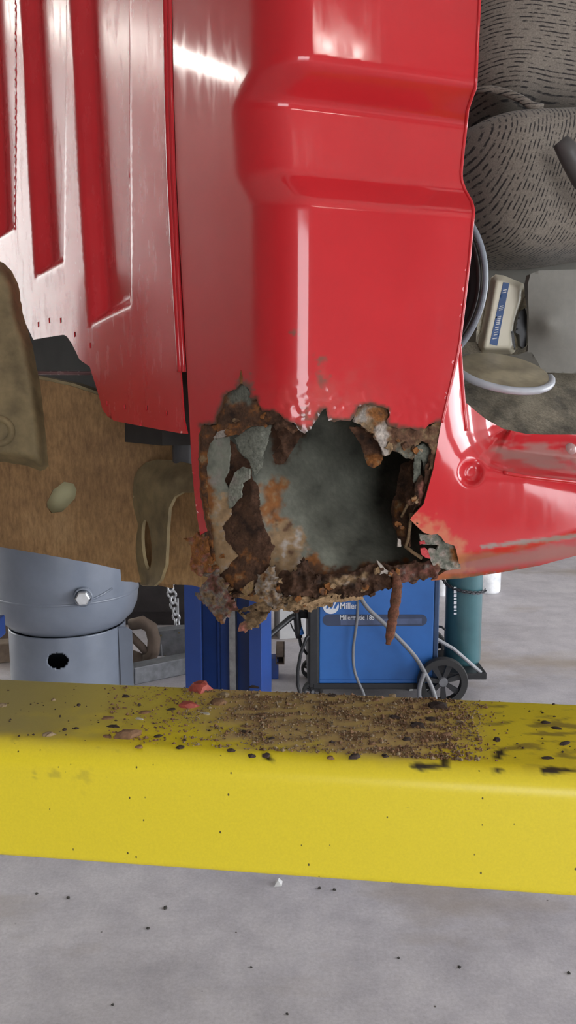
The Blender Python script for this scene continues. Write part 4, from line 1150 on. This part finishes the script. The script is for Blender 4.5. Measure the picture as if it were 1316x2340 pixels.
# floor timbers / channel
def bar(name, pa, pb, h, label, cat, mat, group=None):
    a, b_ = Vector(pa), Vector(pb); d_ = (b_-a); L = d_.length; ang = math.atan2(d_.y, d_.x)
    e = MB().box((0, 0, h[1]), (L/2, h[0], h[1]), None, .006).build(name, mat)
    e.location = ((a.x+b_.x)/2, (a.y+b_.y)/2, min(a.z, b_.z)); e.rotation_euler = (0, 0, ang)
    return tag(e, label, cat, group)
f0 = on_z(300, 1560, 0); f1_ = on_z(436, 1532, 0)
bar('steel_channel', (f0.x, f0.y, 0), (f1_.x, f1_.y, 0), (.05, .05), 'grey steel channel lying on the floor beside the blue post', 'channel', GALV)
f0 = on_z(-90, 1545, 0); f1_ = on_z(26, 1535, 0)
bar('timber', (f0.x, f0.y+.25, 0), (f1_.x, f1_.y+.25, 0), (.06, .06), 'brown timber lying on the floor left of the air tank', 'timber', M_WOOD)
bar('timber', (f0.x-.1, f0.y+.6, 0), (f1_.x, f1_.y+.6, 0), (.06, .11), 'taller dark timber lying behind the brown timber', 'timber', KM)

# ---- between post and welder
wc = U(650, 1450, 5.3)
bxo = MB().box((0, 0, .17), (.09, .08, .17), None, .004).build('white_carton', M_CARD)
bp0 = on_z(655, 1452, 0)
bxo.location = (bp0.x+.02, bp0.y, .0); bxo.rotation_euler = (0, 0, .25)
tag(bxo, 'white carton standing on the floor behind the blue post', 'carton')
bp1 = on_z(628, 1462, 0)
bx2 = MB().box((0, 0, .25), (.10, .10, .25), None, .004).build('brown_carton', simple('brown_cardboard', (.16, .12, .10), .85)); bx2.location = (bp1.x-.16, bp1.y+.12, 0)
tag(bx2, 'brown cardboard box standing beside the white carton', 'carton')
# square tube stub on a blue stand
sq = empty('square_tube', on_z(628, 1545, 0), 0, 'rusty square steel tube stub lying beside the blue post', 'tube')
sp_ = Vector(sq.location)
mb = MB()
tcn = U(640, 1506, sp_.y-.05)-sp_
for (dx, dz, hx, hz_) in ((-.022, 0, .003, .025), (.022, 0, .003, .025), (0, .022, .025, .003), (0, -.022, .025, .003)):
    mb.box((tcn.x+dx, tcn.y+.12, tcn.z+dz), (hx, .14, hz_))
mb.build('tube_walls', KM, sq)
MB().box((tcn.x-.05, tcn.y+.05, tcn.z*.5), (.04, .05, tcn.z*.5), None, .004).build('stand_block', M_BLUE, sq)

# ---- welder
WY = 4.12
wz = lambda py: U(850, py, WY)[2]
wx = lambda px: U(px, 1480, WY)[0]
weld = empty('wire_welder', (wx(860), WY+.22, 0), 0, 'blue wire-feed welder cart with white lettering and black wheels', 'welder')
w0 = Vector(weld.location)
def rw(o): o.parent = weld; o.matrix_parent_inverse = Matrix.Translation(-w0); return o
x0, x1 = wx(729), wx(990); zb_, zt_ = wz(1562), wz(1325)+.03
D = .44
rw(MB().box(((x0+x1)/2, WY+D/2, (zb_+zt_)/2), ((x1-x0)/2, D/2, (zt_-zb_)/2), None, .006).build('case', M_WELD))
rw(MB().box((x0-.028, WY+D/2, (zb_+zt_)/2-.01), (.030, D/2+.004, (zt_-zb_)/2+.02), None, .012).build('front_bezel', M_BLACKP))
rw(MB().box((x1+.012, WY+D/2, (zb_+zt_)/2-.01), (.014, D/2+.002, (zt_-zb_)/2+.01), None, .006).build('rear_panel', simple('dark_blue_trim', (.02, .05, .12), .5)))
rw(MB().box(((x0+x1)/2, WY+D/2, zb_-.014), ((x1-x0)/2+.03, D/2+.006, .016), None, .004).build('base_rail', M_BLACKP))
rw(MB().tube([(x0, WY+.03, zt_+.0), (x0, WY+.03, zt_+.06), (x0, WY+D-.03, zt_+.06), (x0, WY+D-.03, zt_)], .012, 8).build('carry_handle', M_BLACKP))
# raised panel outline
rw(MB().box(((x0+x1)/2, WY-.002, zb_+.018), ((x1-x0)/2-.004, .003, .004)).build('case_lip', M_WELD))
# stripe with rounded ends
def strip(xa, xb, ya, yb, yy_, mat, nm, th=.0015):
    za, zb2 = wz(ya), wz(yb); r = abs(za-zb2)/2; zc_ = (za+zb2)/2
    xa_, xb_ = wx(xa)+r, wx(xb)-r
    pts_ = [Vector((xb_+r*math.cos(t), yy_, zc_+r*math.sin(t))) for t in np.linspace(-PI/2, PI/2, 10)]+[Vector((xa_-r*math.cos(t), yy_, zc_-r*math.sin(t))) for t in np.linspace(-PI/2, PI/2, 10)]
    return rw(MB().prism(pts_, (0, th, 0)).build(nm, mat))
strip(737, 974, 1404, 1430, WY-.0018, simple('dark_stripe_print', (.035, .05, .10), .5), 'stripe_decal')
rw(MB().prism([Vector((wx(777), WY-.003, wz(1415))), Vector((wx(962), WY-.003, wz(1413))), Vector((wx(962), WY-.003, wz(1425))), Vector((wx(777), WY-.003, wz(1428)))], (0, .001, 0)).build('stripe_band', simple('slate_print', (.075, .10, .19), .5)))
def text(body, px, py, hpx, mat, bold=.0, sx=1., yy_=WY-.004, rot=0.):
    cu = bpy.data.curves.new('lettering', 'FONT'); cu.body = body; cu.size = 1.; cu.extrude = .004; cu.offset = bold
    t = bpy.data.objects.new('lettering', cu); COL.objects.link(t)
    dg = bpy.context.evaluated_depsgraph_get(); dg.update()
    me = bpy.data.meshes.new_from_object(t.evaluated_get(dg))
    bpy.data.objects.remove(t)
    o = link('lettering', me, mat)
    s = hpx/1850.*(yy_*math.cos(PITCH)+.1)/.70
    p = U(px, py, yy_)
    o.matrix_world = Matrix.Translation(p)@Matrix.Rotation(PI/2, 4, 'X')@Matrix.Rotation(rot, 4, 'Z')@Matrix.Diagonal((s*sx, s, s*.2, 1))
    o.data.transform(o.matrix_world); o.matrix_world = Matrix.Identity(4)
    return o
rw(text('Miller', 776, 1391, 14.5, M_WHITE, .022, .86))
rw(text('Millermatic 185', 776, 1416, 10.5, M_WHITE, .012, .86))
# round emblem: white disc with three slanted bars cut by blue
dc = U(756, 1385, WY-.002); dr = 18/1850.*4.3
rw(MB().lathe([(0, 0), (dr, 0), (dr, .0015), (0, .0015)], 36, Matrix.Translation(dc)@Matrix.Rotation(PI/2, 4, 'X')).build('emblem_disc', M_WHITE))
for k in range(3):
    bx_ = -dr*.62+k*dr*.46
    pts_ = [dc+Vector((bx_, -.0022, -dr*.30)), dc+Vector((bx_+dr*.30, -.0022, -dr*.30)), dc+Vector((bx_+dr*.72, -.0022, dr*(.72 if k < 2 else .55))), dc+Vector((bx_+dr*.42, -.0022, dr*(.72 if k < 2 else .66)))]
    rw(MB().prism(pts_, (0, .0006, 0)).build('emblem_bar', M_WELD))
rw(MB().box((dc.x-dr*.5, dc.y-.002, dc.z-dr*.38), (dr*.42, .0006, dr*.05)).build('emblem_bar', M_WHITE))
# wheels
def wheel(px, py, r, y, nm, spokes=7):
    c = U(px, py, y); M = Matrix.Translation(c)@Matrix.Rotation(PI/2, 4, 'X')
    w_ = rw(MB().lathe([(r*.72, -.022), (r*.96, -.022), (r, -.012), (r, .012), (r*.96, .022), (r*.72, .022)], 40, M, close=True).build(nm, M_RUBBER, auto=40))
    hb_ = MB().lathe([(0, .018), (r*.16, .018), (r*.2, .008), (r*.2, -.018), (0, -.018)], 20, M).build('hub', simple('grey_hub', (.16, .16, .17), .5)); hb_.parent = w_
    for k in range(spokes):
        a = 2*PI*k/spokes+.3
        s_ = MB().prism([Vector((r*.15*math.cos(a-.5), r*.15*math.sin(a-.5), -.008)), Vector((r*.76*math.cos(a-.16), r*.76*math.sin(a-.16), -.008)), Vector((r*.76*math.cos(a+.16), r*.76*math.sin(a+.16), -.008)), Vector((r*.15*math.cos(a+.5), r*.15*math.sin(a+.5), -.008))], (0, 0, .016), M).build('spoke', M_BLACKP); s_.parent = w_
    return w_
rW = .132
wcz = rW
cpx = proj([(wx(1011), WY-.05, wcz)])[0]
wheel(1011, cpx[1], rW, WY-.05, 'wheel')
c2 = U(1011, cpx[1], WY-.05)
w2p = proj([(c2.x, WY+D+.05, rW)])[0]
wheel(w2p[0], w2p[1], rW, WY+D+.05, 'wheel')
rw(MB().tube([(c2.x, WY-.06, rW), (c2.x, WY+D+.06, rW)], .012, 10).build('axle', M_STEEL))
for yv in (WY+.02, WY+D-.06):
    cz = .055; q = proj([(wx(715), yv, cz)])[0]
    wheel(q[0], q[1], cz, yv, 'caster_wheel', 5)
    rw(MB().box((wx(722), yv, (zb_-.03+.055)/2+.03), (.03, .012, (zb_-.03-.055)/2+.03), None, .004).build('caster_fork', M_BLACKP))
# cylinder tray and brace
xt = wx(1117)
rw(MB().box(((x1-.06+xt)/2, WY+D/2, .135), ((xt-x1+.06)/2, D/2-.02, .018), None, .004).build('cylinder_tray', M_BLACKP))
rw(MB().tube([(x1+.01, WY+.04, wz(1462)), (wx(1040), WY+.04, wz(1488)), (wx(1105), WY+.04, .150)], .010, 8).build('tray_brace', simple('light_grey_bar', (.32, .32, .34), .4)))
rw(MB().tube([(x1, WY+.06, wz(1437)), (wx(1010), WY+.03, wz(1436)), (wx(1018), WY+.02, wz(1442))], .006, 8).build('gas_hose', M_BLACKP))
# front cable connection and leads
lead = [(x0-.03, WY+.12, wz(1418)), (wx(690), WY+.1, wz(1414)), (wx(665), WY+.06, wz(1418)), (wx(635), WY+.0, wz(1436)), (wx(600), WY-.1, wz(1455)), (wx(560), WY-.2, wz(1500)), (wx(540), WY-.25, .03), (wx(500), WY-.2, .02)]
rw(MB().tube(lead, [.026, .024, .017, .015, .014, .014, .014, .014], 10).build('gun_lead', M_BLACKP, smooth=True))
rw(MB().tube([(wx(677), WY+.07, wz(1385)), (wx(679), WY+.07, wz(1420)), (wx(682), WY+.07, wz(1452)), (wx(684), WY+.07, wz(1466))], [.016, .020, .022, .018], 10).build('gun_body', M_BLACKP, smooth=True))
rw(MB().tube([(wx(684), WY+.07, wz(1440)), (wx(690), WY+.06, wz(1458))], .014, 8).build('gun_grip', M_WELD, smooth=True))
rw(MB().tube([(wx(684), WY+.07, wz(1464)), (wx(688), WY+.07, wz(1484)), (wx(702), WY+.08, wz(1506))], [.009, .009, .007], 8).build('gun_cord', M_BLACKP, smooth=True))
rw(MB().tube([(wx(664), WY+.05, wz(1430)), (wx(668), WY+.06, wz(1442)), (wx(676), WY+.07, wz(1456))], .004, 6).build('trigger_wire', M_BLACKP))
lead2 = [(x0-.02, WY+.03, wz(1440)), (wx(700), WY-.0, wz(1458)), (wx(687), WY-.02, wz(1490)), (wx(680), WY-.02, wz(1530)), (wx(680), WY-.02, wz(1560)), (wx(686), WY-.02, .05), (wx(700), WY-.04, .012), (wx(760), WY-.16, .012)]
rw(MB().tube(lead2, .0095, 8).build('ground_lead', M_BLACKP, smooth=True))
rw(MB().box((wx(690)+.0, WY+.2, wz(1396)), (.03, .03, .02), None, .004).build('white_regulator', M_WHITE))
# hoses draped over the case
def smooth_path(pts_, n=8):
    pts_ = [Vector(p) for p in pts_]; out = []
    for i in range(len(pts_)-1):
        p0, p1, p2, p3 = pts_[max(i-1, 0)], pts_[i], pts_[i+1], pts_[min(i+2, len(pts_)-1)]
        for k in range(n):
            t = k/n
            out.append(.5*((2*p1)+(p2-p0)*t+(2*p0-5*p1+4*p2-p3)*t*t+(3*p1-p0-3*p2+p3)*t**3))
    out.append(pts_[-1]); return out
yh = WY-.03
h1 = [(wx(800), WY+.2, zt_+.035), (wx(812), WY+.02, zt_+.03), (wx(815), yh, wz(1372)), (wx(813), yh, wz(1420)), (wx(806), yh, wz(1480)), (wx(810), yh, wz(1530)), (wx(828), yh-.02, wz(1572)), (wx(842), yh-.06, .02), (wx(900), yh-.2, .008)]
o = MB().tube(smooth_path(h1), .0075, 8).build('control_cable', M_CORD, smooth=True)
rw(o)['label'] = 'thin grey cable hanging over the white lettering'
h2 = [(wx(760), WY+.2, zt_+.04), (wx(800), WY+.02, zt_+.035), (wx(826), yh-.01, wz(1370)), (wx(880), yh-.02, wz(1425)), (wx(940), yh-.03, wz(1487)), (wx(968), yh-.07, wz(1530)), (wx(984), yh-.09, wz(1565)), (wx(989), yh-.10, .03), (wx(984), yh-.14, .010), (wx(970), yh-.12, .012), (wx(955), yh-.09, .05), (wx(952), yh-.085, .12), (wx(962), yh-.08, .2)]
o = MB().tube(smooth_path(h2), .0115, 8).build('gas_hose', M_CORD, smooth=True)
rw(o)['label'] = 'thick grey hose sagging diagonally to the wheel'

# ---- gas cylinder on the tray
GY = WY+D/2
gc = U(1056, 1480, GY)
gcy = empty('gas_cylinder', (gc.x, GY, .154), 0, 'teal gas cylinder standing on the tray of the blue welder', 'gas cylinder')
rg_ = 41/1850.*4.52
MB().lathe([(0, .0), (rg_*.92, 0), (rg_, .02), (rg_, 1.05), (rg_*.94, 1.14), (rg_*.7, 1.22), (rg_*.4, 1.26), (rg_*.35, 1.30), (0, 1.30)], 40).build('shell', M_TEAL, gcy, smooth=True)
MB().lathe([(0, 1.30), (.03, 1.30), (.034, 1.34), (.03, 1.42), (0, 1.43)], 20).build('valve', simple('brass', (.5, .36, .12), .35, .8), gcy, smooth=True)
gl = gcy
for k, (yy_, hh) in enumerate(((1343, 3), (1352, 7), (1361, 6), (1369, 4), (1377, 7), (1387, 6), (1395, 3), (1402, 4))):
    p = U(1040, yy_, GY-rg_*.93)-Vector(gcy.location)
    MB().box(p, (.0075, .001, hh/2/410.)).build('stencil_mark', M_WHITE, gcy)
# chain round the cylinder
ckc = empty('safety_chain', (gc.x, GY, U(1060, 1336, GY)[2]), 0, 'dark safety chain looped around the teal gas cylinder', 'chain')
CK = simple('dark_chain_steel', (.10, .10, .11), .45, .6)
for k in range(26):
    t = PI*(.92+1.0*k/25)
    p = Vector((math.cos(t)*(rg_+.012), math.sin(t)*(rg_+.012), .03-.055*math.sin((k/25)*PI*.55)-.0))
    tang = Vector((-math.sin(t), math.cos(t), 0)); sd = Vector((0, 0, 1)) if k % 2 else Vector((math.cos(t), math.sin(t), 0))
    ring = [p+tang*.016*math.cos(u)+sd*.008*math.sin(u) for u in np.linspace(0, 2*PI, 9)]
    MB().tube(ring, .003, 5, cap=False).build('chain_link', CK, ckc)
# white jug behind the cylinder
jp = on_z(1112, 1352, 0)
jg = MB().lathe([(0, 0), (.10, 0), (.11, .02), (.11, .30), (.08, .36), (.04, .39), (.04, .43), (0, .43)], 24).build('white_jug', simple('white_jug_plastic', (.8, .82, .85), .4), smooth=True)
jg.location = (jp.x, jp.y, 0); tag(jg, 'bright white jug standing on the floor behind the gas cylinder', 'jug')
jp = on_z(1008, 1360, 0)
jg = MB().lathe([(0, 0), (.05, 0), (.055, .01), (.055, .2), (.03, .24), (.02, .27), (0, .27)], 18).build('white_bottle', simple('white_bottle_plastic', (.75, .75, .76), .4), smooth=True)
jg.location = (jp.x, jp.y, 0); tag(jg, 'small white bottle standing between the welder and the gas cylinder', 'bottle')
# paper scraps
def scrap(px, py, w_, h_, label, nm='paper_scrap'):
    p = on_z(px, py, 0)
    bm = bmesh.new()
    vs = [bm.verts.new(v) for v in ((-w_, -h_, 0), (w_*.8, -h_*.9, .001), (w_, h_*.6, .004), (w_*.1, h_, w_*.9), (-w_*.7, h_*.7, .002), (-w_*.1, -.1*h_, w_*1.1))]
    for f in ((0, 1, 5), (1, 2, 5), (2, 3, 5), (3, 4, 5), (4, 0, 5), (4, 3, 2, 1, 0)): bm.faces.new([vs[i] for i in f])
    me = bpy.data.meshes.new(nm); bm.to_mesh(me); bm.free()
    o = link(nm, me, M_CARD); o.location = p; return tag(o, label, 'scrap')
scrap(636, 2020, .014, .016, 'crumpled white paper scrap on the concrete below the yellow arm')
scrap(938, 1576, .012, .02, 'small white paper scrap on the floor under the welder')
# grit on the floor
GR = simple('dark_grit', (.05, .045, .04), .9)
random.seed(11)
for (x, y, r) in ((378, 2076, 6), (338, 2122, 5), (730, 2031, 5), (764, 2034, 4), (910, 2190, 4), (1050, 2211, 5), (156, 2053, 5), (84, 2043, 4), (1300, 2225, 5), (656, 2318, 4), (257, 2297, 4), (574, 2211, 4)):
    p = on_z(x, y, 0); rr = r/1850.*(p.y*.99+.22)
    bm = bmesh.new(); bmesh.ops.create_icosphere(bm, subdivisions=1, radius=rr)
    for v in bm.verts: v.co *= random.uniform(.6, 1.2); v.co.z *= .6
    me = bpy.data.meshes.new('floor_grit'); bm.to_mesh(me); bm.free()
    o = link('floor_grit', me, GR); o.location = (p.x, p.y, rr*.35)
    tag(o, 'tiny dark lump of grit lying on the grey concrete floor', 'grit', 'grit lumps on the floor')

# ================================================================== rust debris on the arm
def on_top(px, py): return on_z(px, py, ZT)
chipm = {'brown': simple('brown_chip', (.22, .12, .062), .9, 0, 60., .5, .5), 'dark': simple('dark_chip', (.045, .028, .022), .9, 0, 60., .5, .5),
         'red': simple('red_paint_chip', (.38, .07, .05), .6, 0, 60., .35), 'tan': simple('tan_chip', (.30, .22, .13), .9, 0, 60., .3), 'pale': simple('pale_chip', (.55, .50, .40), .8, 0, 60., .2)}
random.seed(21)
def chip(px, py, wp, hp, kind, label, group=None, tilt=0.):
    p = on_top(px, py); k = (p.y*.99+(CAMZ-ZT)*.14)/FPX
    w_ = wp*k/2; d_ = hp*k/2*1.3; t_ = max(.0018, hp*k*.55)
    bm = bmesh.new(); bmesh.ops.create_icosphere(bm, subdivisions=2, radius=1.)
    ph = random.uniform(0, 50)
    for v in bm.verts:
        c_ = v.co.copy(); k_ = 1+.42*noise.noise(c_*1.3+Vector((ph, 0, 0)))+.22*noise.noise(c_*3.1+Vector((0, ph, 0)))
        z_ = c_.z*k_
        v.co = Vector((c_.x*k_*w_*1.1, c_.y*k_*d_*1.1, max(min(z_, .75), -.05)*t_*1.5))
    me = bpy.data.meshes.new('rust_flake'); bm.to_mesh(me); bm.free()
    nm = {'red': 'paint_chip', 'pale': 'primer_chip'}.get(kind, 'rust_flake')
    o = link(nm, me, chipm[kind]); o.location = (p.x, p.y, ZT-.0006); o.rotation_euler = (0, tilt, random.uniform(-.5, .5))
    tag(o, label, 'chip' if kind in ('red', 'pale') else 'flake', group); return o
chip(455, 1576, 46, 30, 'red', 'large thick red paint chip on the back edge of the yellow arm', tilt=-.1)
chip(430, 1614, 48, 18, 'red', 'flat brick-red paint chip lying on the dusty yellow arm')
chip(293, 1682, 52, 24, 'brown', 'blocky brown rust chunk lying alone on the yellow arm')
chip(500, 1607, 38, 20, 'brown', 'rounded brown rust lump beside the red paint chips')
chip(1000, 1616, 40, 20, 'dark', 'dark rust clump near the back edge of the yellow arm')
chip(956, 1660, 34, 16, 'dark', 'dark rust clump in the thickest rust dust on the yellow arm')
chip(470, 1631, 26, 7, 'pale', 'pale flat primer sliver lying beside the red paint chips')
chip(318, 1643, 22, 7, 'pale', 'whitish flat sliver lying behind the blocky rust chunk')
chip(5, 1613, 20, 12, 'tan', 'orange-tan chip on the olive grime of the yellow arm')
G1 = 'small dark flakes on the yellow arm'; L1 = 'small dark brown rust flake lying on the yellow arm'
for (x, y, w_, h_) in ((330, 1629, 26, 9), (245, 1642, 26, 9), (258, 1661, 30, 8), (245, 1684, 20, 9), (288, 1592, 18, 8), (390, 1622, 20, 7), (362, 1683, 20, 8), (412, 1708, 18, 8), (318, 1707, 16, 9), (560, 1673, 22, 8), (560, 1660, 24, 6), (600, 1635, 20, 9), (620, 1688, 16, 7),
                       (575, 1728, 18, 10), (608, 1727, 18, 12), (528, 1715, 18, 8), (755, 1732, 18, 9), (810, 1730, 26, 12), (815, 1745, 18, 8), (880, 1728, 16, 9), (1135, 1692, 16, 12), (1245, 1652, 20, 9), (1270, 1665, 24, 8), (1290, 1700, 30, 9), (1250, 1733, 26, 8), (1195, 1747, 16, 7), (180, 1612, 8, 8), (148, 1668, 9, 8), (175, 1665, 10, 7), (50, 1765, 10, 9), (580, 1570, 24, 7), (860, 1600, 18, 8), (760, 1590, 20, 8), (900, 1640, 22, 10), (1020, 1680, 24, 12), (985, 1645, 22, 12), (930, 1690, 22, 10), (850, 1700, 20, 9)):
    if y >= 1738: continue
    if y > 1700: L1, G1 = 'small dark rust flake near the front bend of the yellow arm', 'flakes near the front bend of the arm'
    elif x > 1110: L1, G1 = 'small dark rust flake on the streaked clean end of the yellow arm', 'flakes on the streaked end of the arm'
    elif x > 540: L1, G1 = 'small dark rust flake amid the tan dust on the yellow arm', 'flakes amid the dust on the arm'
    else: L1, G1 = 'small dark rust flake on the olive-grimed part of the yellow arm', 'flakes on the grimy part of the arm'
    chip(x, y, w_, h_, 'dark' if (x+y) % 3 else 'brown', L1, G1)
G2 = 'tan crumbs on the yellow arm'; L2 = 'small tan rust crumb lying on the yellow arm'
for (x, y, w_, h_) in ((112, 1680, 28, 12), (585, 1589, 16, 8), (512, 1588, 20, 11), (660, 1610, 12, 7), (700, 1650, 12, 6), (600, 1640, 10, 8), (897, 1590, 16, 9), (690, 1600, 12, 6), (1050, 1650, 14, 8), (760, 1660, 12, 7), (640, 1605, 10, 6), (122, 1600, 10, 8)):
    chip(x, y, w_, h_, 'tan', L2, G2)
# uncountable crumbs
bm = bmesh.new()
random.seed(5)
def crumbs(N, fx, fy, kmat, big):
    verts = []; faces = []
    for i in range(N):
        x = fx(); y0 = 1548+.0486*x; y = y0+fy(x)
        q = on_top(x, y)
        d_ = (np.array(q[:2])-org) @ AN
        if d_ < .004 or d_ > Wd-R1*.9: continue
        if fb(q.x*14+q.y*30, q.y*46-q.x*22, 3., 4)+.6*random.gauss(0, .5) < -.02: continue
        r = random.uniform(.0006, .0022)*big*(1 if random.random() < .93 else 1.8)
        b0 = len(verts)
        c_ = Vector((q.x, q.y, ZT+r*.25))
        for v in ((1, 0, 0), (-1, .2, 0), (.1, 1, 0), (0, -1, .1), (.1, 0, .9), (0, 0, -.6)):
            verts.append(tuple(c_+Vector((v[0]*random.uniform(.6, 1.5), v[1]*random.uniform(.6, 1.5), v[2]))*r))
        for f in ((0, 2, 4), (2, 1, 4), (1, 3, 4), (3, 0, 4), (2, 0, 5), (1, 2, 5), (3, 1, 5), (0, 3, 5)): faces.append(tuple(b0+k for k in f))
    me = bpy.data.meshes.new('rust_crumbs'); me.from_pydata(verts, [], faces)
    return me
def cl(lo, hi): return lambda: random.uniform(lo, hi)
def mix_x():
    r = random.random()
    if r < .42: return random.gauss(1000, 55)
    if r < .80: return random.uniform(560, 1060)
    return random.uniform(240, 620)
def fy_(x):
    a = random.random()**1.1*165
    return a if x > 560 else a
o = link('rust_crumbs', crumbs(6500, mix_x, fy_, None, 1.0), chipm['brown'])
tag(o, 'fine brown rust crumbs scattered over the top of the yellow arm', 'rust crumbs', kind='stuff')
o = link('rust_dust', crumbs(5200, lambda: random.uniform(420, 1100), fy_, None, .9), chipm['tan'])
tag(o, 'fine tan rust dust grains scattered over the top of the yellow arm', 'rust dust', kind='stuff')
o = link('rust_crumbs', crumbs(420, lambda: random.uniform(-40, 1350), fy_, None, 1.0), chipm['dark'])
tag(o, 'sparse dark crumbs scattered over the top of the yellow arm', 'rust crumbs', kind='stuff')
